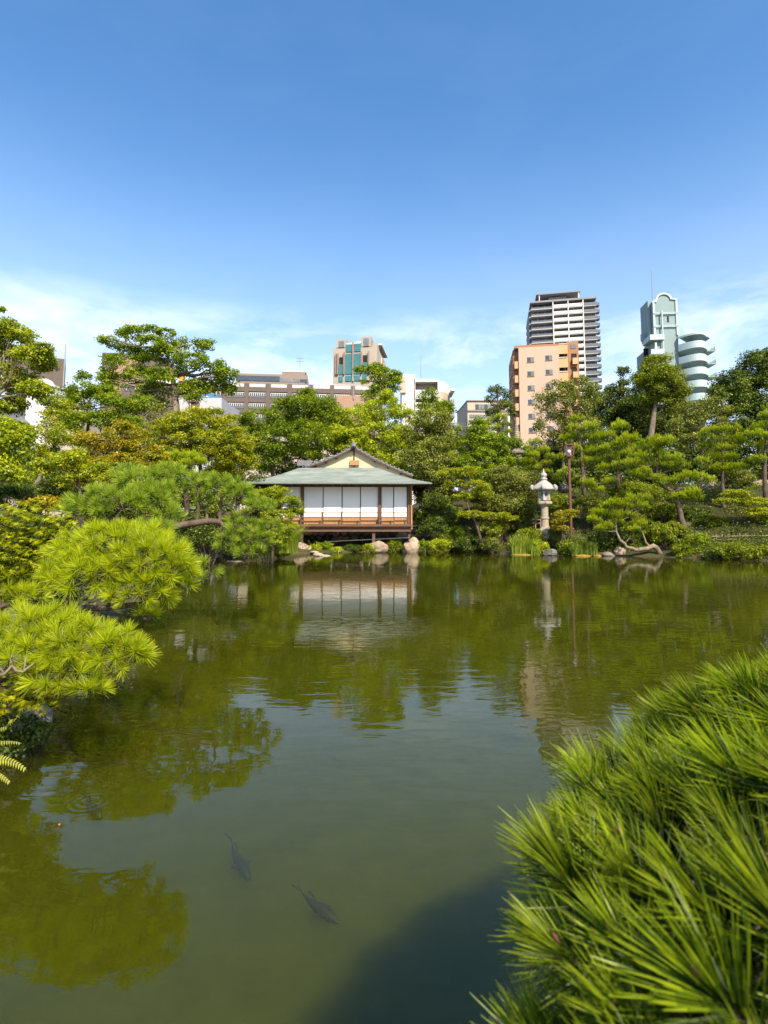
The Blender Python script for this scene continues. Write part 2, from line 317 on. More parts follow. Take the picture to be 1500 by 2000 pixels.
# ------------------------------------------------------------------ rocks
def rock_mb(c, r, seed, sub=3, cuts=5, rough=.16):
    bm = bmesh.new(); bmesh.ops.create_icosphere(bm, subdivisions=sub, radius=1); rnd = random.Random(seed)
    planes = [(Vector((rnd.uniform(-1, 1), rnd.uniform(-1, 1), rnd.uniform(-.2, 1))).normalized(), rnd.uniform(.55, .82)) for _ in range(cuts)]
    off = Vector((seed * 3.7, seed * 1.3, seed * 2.1))
    for v in bm.verts:
        p = v.co.copy()
        for nn, dd in planes:
            k = p.dot(nn)
            if k > dd: p -= nn * (k - dd) * .9
        p *= 1 + rough * (noise.noise(p * 1.6 + off) + .5 * noise.noise(p * 4 + off))
        v.co = Vector((c[0] + p.x * r[0], c[1] + p.y * r[1], c[2] + p.z * r[2]))
    mb = MB(); mb.v = [tuple(v.co) for v in bm.verts]; bm.verts.ensure_lookup_table(); mb.f = [tuple(v.index for v in f.verts) for f in bm.faces]; bm.free(); return mb
def rock(px, py, w_, h_, d, label, m='stone', seed=None, name='boulder', cat='rock', sub=3, depth=None, cuts=5):
    """px,py = middle of the rock in the photo, w_,h_ its size in photo pixels"""
    c = W(px, py, d); s = d / F; r = (w_ * .5 * s * 1.12, (depth or w_ * .45) * s, h_ * .5 * s * 1.2)
    o = mk(name, rock_mb(c, r, seed or int(px + py), sub, cuts), M[m], loc=c, smooth=False); return tag(o, label, cat)

# ------------------------------------------------------------------ pavilion
def pavilion():
    d0 = 28.6; s = d0 / F
    X = lambda px, d=d0: (px - CX) / F * d
    root = thing('tea_pavilion', (X(690), d0 + 3, .1), 'wooden tea pavilion on posts over the pond with white paper screens and green copper roof', 'pavilion')
    zdk = Z(690, 1019, d0); ztop = Z(690, 950, d0); zlo = Z(690, 1011, d0)
    xl, xr = X(528), X(802)
    # deck, beams
    mk('deck', MB().box(xl, xr + .03, d0 - .42, d0 + 6, zdk - .30, zdk - .17), M['wood_d'], root, bevel=.01)
    mk('deck_edge_beam', MB().box(xl, xr + .02, d0 - .46, d0 - .425, zdk - .24, zdk - .12), M['wood'], root)
    mk('floor_beam', MB().box(xl, xr, d0 - .30, d0 - .16, zdk - .52, zdk - .303), M['wood'], root, bevel=.01)
    mk('lower_tie_beam', MB().box(X(500), X(590) - .08, d0 + .05, d0 + .16, Z(560, 1038, d0), Z(560, 1033, d0)), M['wood_l'], root)
    for k in range(7):
        mk('joist', MB().box(xl + .3 + k * 1.05, xl + .42 + k * 1.05, d0 - .158, d0 + 5.5, zdk - .46, zdk - .303), M['wood_d'], root)
    # corner and bay posts
    for px, wd, m_ in ((590.5, .17, 'wood'), (741.5, .15, 'wood'), (798, .12, 'wood'), (803.5, .085, 'wood_l')):
        mk('post', MB().box(X(px) - wd / 2, X(px) + wd / 2, d0 - .07, d0 + .09, zdk - .168 if px < 795 else zdk - .40 if px > 800 else zdk - .168, ztop + .12), M[m_], root, bevel=.008)
    mk('head_beam', MB().box(xl, xr + .05, d0 - .05, d0 + .08, ztop + .125, ztop + .30), M['wood_d'], root)
    mk('lintel', MB().box(xl, X(800) - .06, d0 + .055, d0 + .12, ztop - .02, ztop + .12), M['wood'], root)
    mk('side_wall', MB().box(xr - .06, xr, d0 + .10, d0 + 6, zdk - .17, ztop + .3), M['wood_l'], root)
    # screens
    bays = [(549, 588), (593, 630.5), (631.5, 667.5), (668.5, 703.5), (704.5, 739), (745, 768.5), (769.5, 795)]
    for i, (a, b) in enumerate(bays):
        y0 = d0 + .06 + (.035 if i % 2 else 0)
        p = mk('shoji_screen', MB().box(X(a) + .012, X(b) - .012, y0, y0 + .012, zlo, ztop - .03), M['paper'], root)
        mk('screen_stile', MB().box(X(a) - .012, X(a) + .010, y0 - .010, y0 + .025, zdk - .1, ztop - .022), M['wood'], p)
        mk('screen_stile', MB().box(X(b) - .010, X(b) + .012, y0 - .010, y0 + .025, zdk - .1, ztop - .022), M['wood'], p)
        mk('kick_board', MB().box(X(a) + .012, X(b) - .012, y0 - .006, y0 + .012, zdk - .12, zlo - .003), M['wood_l'], p)
    mk('inner_wall', MB().box(xl, xr - .08, d0 + .14, d0 + .2, zdk - .16, ztop + .28), M['wood_d'], root)
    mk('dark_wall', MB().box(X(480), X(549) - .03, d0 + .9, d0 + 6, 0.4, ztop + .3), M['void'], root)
    for px in (500, 515, 533, 546):
        mk('wall_stud', MB().box(X(px) - .045, X(px) + .045, d0 + .82, d0 + .897, zdk - .2, ztop + .25), M['wood_d'], root)
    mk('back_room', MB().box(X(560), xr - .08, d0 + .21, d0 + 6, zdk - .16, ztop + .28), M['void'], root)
    # railing on the deck edge
    ry = d0 - .36
    rail = mk('railing', MB().box(X(560), X(797) + .06, ry - .02, ry + .02, Z(700, 1002.5, d0), Z(700, 1001, d0)), M['wood'], root)
    mk('lower_rail', MB().box(X(560), X(797) + .06, ry - .025, ry + .025, Z(700, 1011.5, d0), Z(700, 1009.5, d0)), M['wood'], rail)
    for px in (590.5, 631, 668, 704, 741.5, 769, 796):
        mk('rail_post', MB().box(X(px) - .032, X(px) + .032, ry - .028, ry + .028, zdk - .168, Z(700, 1000.4, d0)), M['wood'], rail)
    # stilts
    for px, dd, pb, wd in ((590.5, -.12, 1062, .14), (730, -.12, 1060, .15), (799, -.1, 1054, .13), (657, 1.2, 1068, .13), (757, 1.5, 1062, .11), (775, 2.8, 1052, .12), (620, 3, 1052, .12)):
        y = d0 + dd; xw = (px - CX) / F * y
        mk('stilt', MB().box(xw - wd / 2, xw + wd / 2, y - wd / 2, y + wd / 2, Z(px, pb, y), zdk - (.523 if dd < 0 else .463)), M['wood' if px == 730 else 'wood_d'], root, bevel=.006)  # sunlit stilt painted in the lighter timber, shaded ones in the darker
    mk('stay_cable', MB().tube([W(640, 1058, d0 - .2), W(700, 1055, d0 - .2), W(800, 1050, d0 - .2)], .012, 5), M['tile'], root)
    # lower hipped copper roof, laid in courses; the corners rest 1 m outside the walls
    yf = d0 - 1.0; ex0, ex1 = (473 - CX) / F * yf, (843 - CX) / F * yf; ze = Z(650, 943.5, yf)
    yt = d0 + 1.35; tx0, tx1 = (584 - CX) / F * yt, (738 - CX) / F * yt; zt = Z(650, 914.5, yt)
    yb = d0 + 7.6
    nC = 15; 
    for k in range(nC):
        t0, t1 = k / nC, (k + 1) / nC
        q = lambda a, b, t: a + (b - a) * t
        sag = lambda t: -.10 * math.sin(math.pi * t)
        z0, z1 = q(ze, zt, t0) + sag(t0) + .035, q(ze, zt, t1) + sag(t1) + .02
        xa0, xa1, xb0, xb1 = q(ex0, tx0, t0), q(ex0, tx0, t1), q(ex1, tx1, t0), q(ex1, tx1, t1); ya, yb_ = q(yf, yt, t0), q(yf, yt, t1)
        mk('shingle_course', MB().prism([(xa0, ya, z0), (xa1, yb_, z1), (xa1, yb_, z1 - .03), (xa0, ya, z0 - .035)], (0.001, 0, 0)).poly([(xa0, ya, z0), (xb0, ya, z0), (xb1, yb_, z1), (xa1, yb_, z1)]).poly([(xa0, ya, z0 - .03), (xb0, ya, z0 - .03), (xb0, ya, z0), (xa0, ya, z0)]), M['copper'], root)
        # left and right slopes
        mk('shingle_course', MB().poly([(xa0, ya, z0), (xa1, yb_, z1), (xa1, yb - (yb_ - yf), z1), (xa0, yb - (ya - yf), z0)]).poly([(xa0, ya, z0 - .03), (xa0, yb - (ya - yf), z0 - .03), (xa0, yb - (ya - yf), z0), (xa0, ya, z0)]), M['copper'], root)
        mk('shingle_course', MB().poly([(xb0, ya, z0), (xb0, yb - (ya - yf), z0), (xb1, yb - (yb_ - yf), z1), (xb1, yb_, z1)]).poly([(xb0, ya, z0 - .03), (xb0, ya, z0), (xb0, yb - (ya - yf), z0), (xb0, yb - (ya - yf), z0 - .03)]), M['copper'], root)
    mk('eave_board', MB().box(ex0, ex1, yf + .02, yf + .07, ze - .07, ze + .003).box(ex0 + .02, ex0 + .07, yf + .07, yb, ze - .07, ze + .003).box(ex1 - .07, ex1 - .02, yf + .07, yb, ze - .07, ze + .003), M['wood_d'], root)
    mk('eave_soffit', MB().poly([(ex0 + .08, yf + .07, ze - .02), (ex1 - .08, yf + .07, ze - .02), (ex1 - .08, yb, ze + .05), (ex0 + .08, yb, ze + .05)]), M['wood_d'], root)
    mk('gutter', MB().tube([(ex0 - .03, yf - .04, ze - .02), (ex1 + .03, yf - .04, ze - .03)], .035, 7), mat('gutter', (.13, .16, .14), .5), root)
    for k in range(22):
        xx = ex0 + .35 + k * .42
        if xx < ex1 - .2: mk('rafter', MB().box(xx - .022, xx + .022, yf + .075, d0 + .9, ze - .075, ze - .022), M['wood'], root)
    for px in (513,):
        mk('eave_bracket', MB().box(X(px) - .08, X(px) + .08, d0 - .1, d0 + .8, ze - .22, ze - .078), M['wood_l'], root)
    # upper gable
    yg = d0 + 1.45
    ap = W(691, 874.5, yg); gl = W(596, 913, yg); gr = W(806, 930, yg)
    mk('gable_wall', MB().prism([(gl.x + .3, yg + .25, gl.z - .25), (gr.x - .15, yg + .25, gr.z - .45), (gr.x - .12, yg + .25, gr.z - .08), (ap.x, yg + .25, ap.z - .10), (gl.x + .25, yg + .25, gl.z - .0)], (0, .1, 0)), M['plaster'], root)
    mk('gable_king_post', MB().box(ap.x - .035, ap.x + .035, yg + .2, yg + .247, zt + .02, ap.z - .15), M['wood_d'], root)
    pq = mk('name_plaque', MB().box(X(682, yg), X(701, yg), yg + .12, yg + .19, Z(690, 908.5, yg), Z(690, 898.5, yg)), M['wood_l'], root, bevel=.01)
    mk('gable_sill', MB().box(X(618, yg), X(733, yg), yg + .12, yg + .25, Z(690, 915.5, yg), Z(690, 913, yg)), M['wood_d'], root)
    for side, e_ in (('l', gl), ('r', gr)):
        dx = e_ - ap; n_ = 14 if side == 'r' else 11
        ln = dx.length; u_ = dx / ln; up = Vector((-u_.z, 0, u_.x)); up = up if up.z > 0 else -up
        a0 = ap + Vector((0, -.05, 0)); pts = []
        for t in (0, .33, .66, 1): pts.append(a0 + dx * t + Vector((0, 0, -.10 * math.sin(math.pi * t))))
        rf = MB()
        for p, q in zip(pts, pts[1:]):
            rf.prism([p, q, q + up * .09, p + up * .09], (0, 5.2, 0))
        mk('gable_roof', rf, M['tile'], root)
        bb = MB()
        for p, q in zip(pts, pts[1:]): bb.prism([p - up * .085 + Vector((0, .02, 0)), q - up * .07 + Vector((0, .02, 0)), q - up * .003 + Vector((0, .02, 0)), p - up * .003 + Vector((0, .02, 0))], (0, .05, 0))
        mk('bargeboard', bb, M['wood_d'], root)
        for i in range(n_):
            t = (i + .5) / n_; c = a0 + dx * t + Vector((0, -.03, -.10 * math.sin(math.pi * t))) + up * .10
            mk('verge_tile', MB().tube([c, c + Vector((0, .30, 0)) - up * .02], .05, 8), M['tile'], root)
        for t in (.38, .60, .82):
            c = a0 + dx * t - up * .14; mk('purlin_end', MB().box(c.x - .06, c.x + .06, yg + .06, yg + .24, c.z - .06, c.z + .06), M['wood_d'], root)
    mk('ridge', MB().box(ap.x - .11, ap.x + .11, yg - .1, yg + 5.2, ap.z + .04, ap.z + .22).box(ap.x - .07, ap.x + .07, yg - .12, yg + 5.2, ap.z + .223, ap.z + .30), M['tile'], root, bevel=.015)
    mk('ridge_end_tile', MB().lathe((ap.x, yg - .14, ap.z + .12), [(.05, -.12), (.15, -.06), (.12, .10), (.04, .2)], 8), M['tile'], root)
    c = W(600, 905, d0 + 2.4)
    mk('side_ridge', MB().box(c.x - .55, c.x + .3, d0 + 2.2, d0 + 2.5, c.z - .15, c.z + .08).box(c.x - .5, c.x + .3, d0 + 2.25, d0 + 2.45, c.z + .083, c.z + .16), M['tile'], root)
pavilion()
def stone_wall():
    root = thing('stone_wall', (-1.2, 31.6, 0), 'dry stone wall of rounded boulders in the shade under the pavilion deck', 'wall')
    k = 0
    for row in range(3):
        for i in range(15):
            px = 588 + i * 14 + (row % 2) * 7 + random.uniform(-2, 2); d = 31.2 + row * .15
            if px > 780: continue
            c = W(px, 1064 - row * 11.5, d)
            mk('stone', rock_mb(c, (.23 * random.uniform(.9, 1.15), .2, .17 * random.uniform(.9, 1.2)), k + 50, 2, 3), M['stone_w' if random.random() < .2 else 'stone'], root); k += 1
stone_wall()
# boulders of the shore
B = [(588,1072,34,22,28.2,'pale rounded boulder carrying the left pavilion post beside the grass clump','stone_w'),
 (737,1068,42,24,28.6,'low pinkish boulder under the middle pavilion post, half covered by yellow-green plants','stone_w'),
 (804,1066,31,29,28.8,'upright blocky tan boulder under the right pavilion corner post','stone_w'),
 (784,1044,24,16,30.6,'grey boulder in the shade behind the right pavilion post','stone'),
 (812,1036,24,12,31.2,'brown boulder among leaves just right of the pavilion floor','stone'),
 (601,1040,22,9,30.4,'flat pale stone on top of the wall under the pavilion','stone_w'),
 (1075,1079,27,14,26.3,'pointed grey rock at the waterline below the white stone lantern','stone'),
 (1210,1077,22,17,26.0,'round pale rock at the waterline left of the curved pine trunk','stone_w'),
 (1188,1083,24,9,25.9,'low dark rock at the waterline beside the round pale rock','stone'),
 (1372,1087,30,10,24.4,'low mossy rock at the waterline before the right clipped hedge','stone'),
 (1390,969,44,52,31.5,'big rough brown boulder up the slope behind the pines','stone_w'),
 (1440,1032,44,22,27.2,'broad grey boulder on the bank behind the bamboo fence','stone'),
 (1372,1034,34,16,27.5,'dark flat boulder on the bank left of the broad grey one','stone'),
 (1400,1038,20,12,27.0,'small squared pale stone behind the bamboo fence','stone_w'),
 (1479,1038,20,14,26.4,'round pale boulder behind the right end of the bamboo fence','stone_w'),
 (1339,1030,34,20,28.2,'dark boulder behind the foot of the leaning pine','stone'),
 (1497,1030,30,14,27.4,'brown boulder at the right edge above the fence','stone'),
 (1487,946,44,18,31,'pale boulder lying on the slope at the right edge','stone_w'),
 (985,1083,20,9,27.6,'small brown rock at the waterline left of the reeds','stone'),
 (905,1044,14,20,30.8,'narrow grey standing stone behind the middle shrubs','stone'),
 (462,1098,44,9,22.6,'long flat grey rock lying in the water before the left bank','stone'),
 (400,1088,60,16,23.0,'low brown rock of the left bank under the bushes','stone'),
 (1100,954,22,18,32.0,'small squat stone lantern base half hidden behind the red pole','stone'),
 (66,1410,62,52,4.75,'wet dark rock at the near left bank under the maple sprig','stone'),
 (20,1440,60,60,4.5,'mossy rock at the left frame edge above the fern','stone'),
 (20,1250,90,110,5.2,'dark rock of the near left bank hidden under pine tufts','stone')]
for a in B: rock(*a)
for px, py, w_, h_, lb in ((623, 1083, 22, 7, 'flat grey stepping stone in the water left of the other slab'), (634, 1086.5, 23, 6, 'pale broken slab in the water before the pavilion'), (615, 1078, 16, 4, 'small flat stone at the waterline behind the two slabs')):
    rock(px, py, w_, h_, 27.2 if py < 1080 else 25.8, lb, 'granite_d', name='stepping_stone', sub=2)

# ------------------------------------------------------------------ stone lantern, pagoda, lamps, fence
def stone_lantern():
    d = 27.6; c0 = W(1064.5, 1031, d); s = d / F; x, y = c0.x, c0.y
    root = thing('stone_lantern', (x, y, Z(1064, 1037, d) - .3), 'tall white granite lantern with curled roof corners standing on the bank', 'stone lantern')
    zz = lambda py: Z(1064.5, py, d)
    mk('base', MB().lathe((x, y, zz(1037)), [(.34, -.35), (.34, 0.05), (.26, .12), (.2, .22)], 12), M['granite_d'], root)
    h0, h1 = zz(1031), zz(989)
    mk('shaft', MB().lathe((x, y, h0), [(.20, 0), (.185, .3), (.18, .44), (.215, .46), (.215, .53), (.18, .55), (.18, h1 - h0)], 20), M['granite_d'], root, smooth=False)
    mk('middle_platform', MB().lathe((x, y, h1), [(.2, 0), (.36, .10), (.40, .13), (.40, .23), (.34, .26)], 6, R(30)), M['granite_d'], root, bevel=.012)
    f0, f1 = zz(977.5), zz(958.5)
    fb = MB(); 
    for k in range(6):
        a = R(60 * k + 8)
        # corner pillar of the fire box
        fb.tube([(x + .27 * math.cos(a), y + .27 * math.sin(a), f0), (x + .27 * math.cos(a), y + .27 * math.sin(a), f1)], .052, 6)
    mk('fire_box', fb, M['granite'], root)
    for k in range(6):
        a0, a1 = R(60 * k + 8), R(60 * k + 68); p0 = Vector((x + .25 * math.cos(a0), y + .25 * math.sin(a0), 0)); p1 = Vector((x + .25 * math.cos(a1), y + .25 * math.sin(a1), 0))
        def seg(t0, t1, za, zb):
            a = p0.lerp(p1, t0); b = p0.lerp(p1, t1); n_ = (Vector((x, y, 0)) - (a + b) / 2).normalized() * .05
            return [Vector((a.x, a.y, za)), Vector((b.x, b.y, za)), Vector((b.x, b.y, zb)), Vector((a.x, a.y, zb))], n_
        q = MB(); hh = f1 - f0
        for t in ((.0, .28, 0, hh), (.72, 1, 0, hh), (.28, .72, 0, hh * .42), (.28, .72, hh * .82, hh)):
            pts, n_ = seg(t[0], t[1], f0 + t[2], f0 + t[3]); q.prism(pts, n_)
        w_ = mk('window_panel', q, M['granite'], root)
        pts, n_ = seg(.5 - .02, .5 + .02, f0 + hh * .42, f0 + hh * .82); mk('window_bar', MB().prism(pts, n_ * .4), M['granite_d'], w_)
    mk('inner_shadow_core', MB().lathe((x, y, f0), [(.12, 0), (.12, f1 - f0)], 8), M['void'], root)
    r0 = f1; roof = MB(); n = 36; prof = [(.30, 0), (.50, .02), (.56, .07), (.50, .16), (.36, .33), (.24, .44), (.15, .52), (.13, .54)]
    rings = []
    for r, z in prof:
        b = len(roof.v); rings.append(b)
        for k in range(n):
            th = 2 * math.pi * k / n; cc = (abs(math.cos(3 * (th - R(8))))) ** 3; rr = r * (1 + .14 * cc * (r > .3)); roof.v.append((x + rr * math.cos(th), y + rr * math.sin(th), r0 + z + .03 * cc * (r > .45)))
    for a, b in zip(rings, rings[1:]):
        for k in range(n): j = (k + 1) % n; roof.f.append((a + k, a + j, b + j, b + k))
    roof.f.append(tuple(rings[0] + k for k in range(n))); roof.f.append(tuple(rings[-1] + k for k in range(n)))
    rf = mk('roof', roof, M['granite'], root, smooth=True)
    for k in range(6):
        a = R(60 * k + 8); ca, sa = math.cos(a), math.sin(a)
        p = lambda r, z: (x + r * ca, y + r * sa, r0 + z)
        mk('roof_scroll', MB().tube([p(.46, .06), p(.58, .06), p(.66, .11), p(.68, .19), p(.63, .24), p(.58, .21), p(.59, .16)], [.07, .075, .075, .075, .07, .06, .04], 9), M['granite'], rf, smooth=True)
    z0 = r0 + .54; tp = zz(924) - z0
    mk('finial', MB().lathe((x, y, z0), [(.10, -.02), (.17, .02), (.17, .10), (.11, .12), (.10, .15), (.155, .20), (.165, .27), (.12, .35), (.05, .40), (.035, .5), (.01, max(.6, tp))], 18), M['granite'], root, smooth=True)
stone_lantern()
def pagoda():
    d = 34; s = d / F; c = W(1011.5, 960, d); x, y = c.x, c.y; zz = lambda py: Z(1011, py, d)
    root = thing('stone_pagoda', (x, y, gz(x, y)), 'slender many tiered stone pagoda with ringed spire rising behind the trees', 'pagoda')
    mk('spire', MB().lathe((x, y, 0), [(.22, zz(866)), (.15, zz(860)), (.14, zz(850)), (.12, zz(838)), (.08, zz(826)), (.04, zz(815))], 12), M['granite_d'], root)
    for i in range(7): mk('spire_ring', MB().lathe((x, y, zz(857 - i * 4)), [(.14, 0), (.19 - i * .012, .03), (.14, .06)], 12), M['granite_d'], root)
    for i, py in enumerate((870, 886, 902, 920, 938)):
        r = .45 + i * .06
        mk('tier_roof', MB().lathe((x, y, zz(py)), [(r * .6, -.04), (r * 1.25, 0), (r * 1.3, .08), (r * .75, .22), (r * .45, .34)], 4, R(40)), M['stone'], root)
        mk('tier_body', MB().lathe((x, y, zz(py + 14)), [(r * .62, 0), (r * .62, zz(py) - zz(py + 14) - .05)], 4, R(40)), M['stone'], root)
    mk('pedestal', MB().lathe((x, y, gz(x, y) - .2), [(.8, 0), (.8, zz(950) - gz(x, y) + .2)], 4, R(40)), M['stone'], root)
pagoda()
M['lampwood'] = mat('reddish painted post', (.13, .042, .035), .6, .3, 5)
M['lampglass'] = mat('frosted lamp glass', (.35, .38, .30), .25, .1, spec=.6)
M['globe'] = mat('white lamp globe', (.8, .78, .7), .3, .05)
def street_lamp(px, ptop, pbase, d, wpx, label, hpx):
    b = W(px, pbase, d); t = Z(px, ptop, d); s = d / F; hw = wpx * s / 2; h = hpx * s; x, y = b.x, b.y
    root = thing('garden_lamp', (x, y, b.z - .2), label, 'lamp post', 'garden lamps with boxy wooden lanterns')
    mk('pole', MB().box(x - .052, x + .052, y - .052, y + .052, b.z - .2, t - h - .04), M['lampwood'], root)
    hd = mk('lantern_frame', MB().box(x - hw * .8, x + hw * .8, y - hw * .8, y + hw * .8, t - h - .04, t - h + .03).box(x - hw, x + hw, y - hw, y + hw, t - .05, t), M['lampwood'], root)
    for a in (-1, 1):
        for c in (-1, 1):
            mk('corner_bar', MB().prism([(x + a * hw * .78 - .03, y + c * hw * .78 - .03, t - h + .03), (x + a * hw * .78 + .03, y + c * hw * .78 - .03, t - h + .03), (x + a * hw * .78 + .03, y + c * hw * .78 + .03, t - h + .03), (x + a * hw * .78 - .03, y + c * hw * .78 + .03, t - h + .03)], (a * hw * .16, c * hw * .16, h - .08)), M['lampwood'], hd)
    mk('back_pane', MB().box(x - hw * .7, x + hw * .7, y + hw * .6, y + hw * .62, t - h + .03, t - .05), M['lampglass'], hd)
    mk('globe', MB().lathe((x, y - .02, t - h * .62), [(.01, -.09), (.06, -.07), (.09, 0), (.06, .07), (.01, .09)], 12), M['globe'], hd, smooth=True)
street_lamp(1115.5, 868, 1040, 26.9, 17, 'reddish brown wooden lamp post with boxy lantern near the orange maple', 23)
street_lamp(375.5, 785, 900, 31.8, 16, 'wooden boxy lamp poking out of the foliage beneath the big tree with the bird', 18)
M['bamboo'] = mat('old bamboo', (.42, .30, .18), .8, .5, 6)
def fence():
    root = thing('bamboo_fence', tuple(W(1440, 1058, 25.6)), 'low bamboo fence along the right bank behind the clipped hedge', 'fence')
    d = 25.6
    for py in (1047, 1053.5):
        mk('rail', MB().tube([W(1384, py + 1, 26.2), W(1440, py, 25.6), W(1545, py - 1, 24.6)], .028, 6), M['bamboo'], root)
    for i in range(14):
        px = 1388 + i * 11.3; dd = 26.2 - i * .11; mk('post', MB().tube([W(px, 1064, dd - .05), W(px, 1042 + random.uniform(-1, 1.5), dd - .05)], .036 if i % 4 == 0 else .022, 6), M['bamboo' if i % 4 else 'wood_d'], root)
fence()
def fence2():
    root = thing('low_brush_fence', tuple(W(1020, 1030, 31)), 'low brushwood fence with thin posts left of the stone lantern', 'fence')
    for py in (1016, 1023): mk('rail', MB().tube([W(985, py, 29.4), W(1060, py - 1, 29.4)], .03, 6), M['bamboo'], root)
    for i in range(8): mk('post', MB().tube([W(986 + i * 10, 1032, 29.35), W(986 + i * 10, 1009 + (i % 3) * 2, 29.35)], .03, 5), M['bamboo'], root)
fence2()
# ------------------------------------------------------------------ city buildings beyond the garden
M['brick'] = mat('brown brick', (.14, .108, .092), .9, .25, 1.2, .01)
M['brick_l'] = mat('light brown brick', (.34, .22, .15), .9, .15, 1.2)
M['taupe'] = mat('taupe cladding', (.24, .185, .155), .8, .1, .5)
M['white'] = mat('white painted concrete', (.62, .60, .57), .8, .06, .4)
M['cream'] = mat('cream tile', (.46, .385, .30), .8, .1, .6)
M['beige'] = mat('beige stone cladding', (.36, .31, .255), .85, .1, .3)
M['glass'] = mat('window glass', (.05, .06, .07), .12, .4, .8, spec=.9)
M['glass_l'] = mat('curtained window glass', (.20, .22, .22), .2, .5, .5, spec=.8)
M['teal'] = mat('teal glass', (.03, .19, .20), .2, .2, .5, spec=.8)
M['orange_w'] = mat('salmon plaster', (.48, .355, .275), .9, 0, .35, col2=(.43, .31, .23), stretch=(1, 1, .15))
M['terra'] = mat('terracotta tile', (.34, .165, .085), .85, .12, .6)
M['apricot'] = mat('apricot parapet', (.52, .33, .17), .85, .06, .5)
M['grey_c'] = mat('grey concrete', (.24, .24, .26), .8, .1, .4)
M['dgrey'] = mat('dark grey glass railing', (.12, .125, .14), .35, .2, .5, spec=.6)
M['mint'] = mat('mint panel', (.22, .30, .305), .75, .08, .4, stretch=(4, 4, .4))
M['mint_l'] = mat('pale mint render', (.42, .545, .55), .7, .05, .4)
M['metal'] = mat('thin metal', (.25, .25, .27), .5)
M['red'] = mat('red cladding', (.55, .10, .07), .7)
M['screen'] = mat('grey louvre', (.42, .42, .43), .6, .1)
class Bld:
    def __init__(s, label, d, pxc, rz=0, cat='building', name='building'):
        s.d = d; s.k = d / F; s.pxc = pxc; c = W(pxc, 900, d); s.root = thing(name, (c.x, d, 0), label, cat, rz=R(rz)); s.c = math.cos(R(rz))
    def x(s, px): return (px - s.pxc) * s.k / s.c
    def z(s, py): return Z(s.pxc, py, s.d)
    def box(s, name, x0, x1, yt, yb, m, y0=0.0, y1=1.0, parent=None, bevel=0):
        """x0,x1 photo columns, yt,yb photo rows (yb None = ground), y0..y1 depth in metres behind the front"""
        zb = -1 if yb is None else s.z(yb)
        return mk(name, MB().box(s.x(x0), s.x(x1), y0, y1, zb, s.z(yt)), m, parent or s.root, world=False, bevel=bevel)
    def antenna(s, px, yt, yb, y=2.0, yagi=False, r=.06):
        a = mk('antenna', MB().tube([(s.x(px), y, s.z(yb)), (s.x(px), y, s.z(yt))], [r, r * .5], 5), M['metal'], s.root, world=False)
        if yagi:
            q = MB(); zt = s.z(yt)
            for k, dz in ((1.0, .3), (1.0, 1.3)):
                q.tube([(s.x(px) - k, y, zt - dz - .2), (s.x(px) + k, y, zt - dz + .1)], r * .6, 4)
                for e in (-.8, -.3, .3, .8): q.tube([(s.x(px) + e, y - .5, zt - dz), (s.x(px) + e, y + .5, zt - dz)], r * .5, 4)
            mk('antenna_boom', q, M['metal'], a, world=False)
def wires(px, y0, y1, label): pass

# long brown brick building
b = Bld('long brown brick office building with rows of dark windows and white roof railing segments', 160, 560, 6)
b.box('wall', 340, 722, 763.5, None, M['brick'], .6, 20)
floors = [(766.5, 778.5), (787.5, 799.5), (809, 821), (830, 842)]
piers = [355 + 41.7 * i for i in range(10)]
first = None; offs = []
for px in piers: 
    p_ = b.box('pier', px - 4, px + 4, 750, None, M['brick'], -.1, .597)
for (a, c) in [(757, 766)] + [(floors[i][1] + .3, floors[i + 1][0] - .3) for i in range(3)] + [(842.3, 862)]:
    b.box('spandrel', 340, 722, a, c, M['brick'], .05, .596)
pr = piers[0]
w0 = mk('window', MB().box(b.x(pr + 4.6), b.x(pr + 37), .42, .59, b.z(778), b.z(767)), M['glass'], b.root, world=False)
fr = MB()
for i in range(9): xx = b.x(pr + 5 + i * 4); fr.box(xx - .06, xx + .10, .34, .417, b.z(774), b.z(768.5))
fr.box(b.x(pr + 4.6), b.x(pr + 37), .33, .338, b.z(768.7), b.z(767.6)); mk('frame', fr, M['white'], w0, world=False)
mk('planter', MB().box(b.x(pr + 4.6), b.x(pr + 37), .15, .33, b.z(778), b.z(775)), M['dgrey'], w0, world=False)
ol = []
for i, p_ in enumerate(piers[:-1]):
    for j, (ft, fb_) in enumerate(floors):
        if i or j: ol.append(((p_ - pr) * b.k / b.c, 0, b.z(ft) - b.z(766.5)))
rep(w0, ol)
r0 = b.box('roof_railing', pr + 5.5, pr + 36, 751.5, 757, M['white'], .1, .2); rep(r0, [((p_ - pr) * b.k / b.c, 0, 0) for p_ in piers[1:-1]])
b.box('stepped_wing', 655, 725, 783, None, M['brick_l'], -9, .0)
b.box('penthouse', 453, 597, 723, 762, M['taupe'], 5, 15)
b.box('penthouse_base', 462, 592, 740, 763, M['taupe'], 4.2, 4.95)
b.box('roof_box', 545, 592, 715, 722.7, M['taupe'], 6, 12); b.box('roof_cap', 544, 594, 714, 715.8, M['white'], 5.9, 12.1)
b.box('window_band', 455, 541, 727.5, 737.5, M['glass'], 4.8, 4.99)
for i in range(6): b.box('window', 542 + i * 6.6, 547.4 + i * 6.6, 731, 738, M['glass_l'], 4.8, 4.99)
b.box('window_band', 582, 596, 732, 739, M['glass'], 4.8, 4.99)
for i in range(8): b.box('window', 460 + i * 5.6, 464.6 + i * 5.6, 745, 751, M['glass_l'], 4.0, 4.19)
for px, wd in ((511, 12), (536, 6), (554, 11), (577, 6)): b.box('window', px, px + wd, 745, 751.5, M['glass'], 4.0, 4.19)
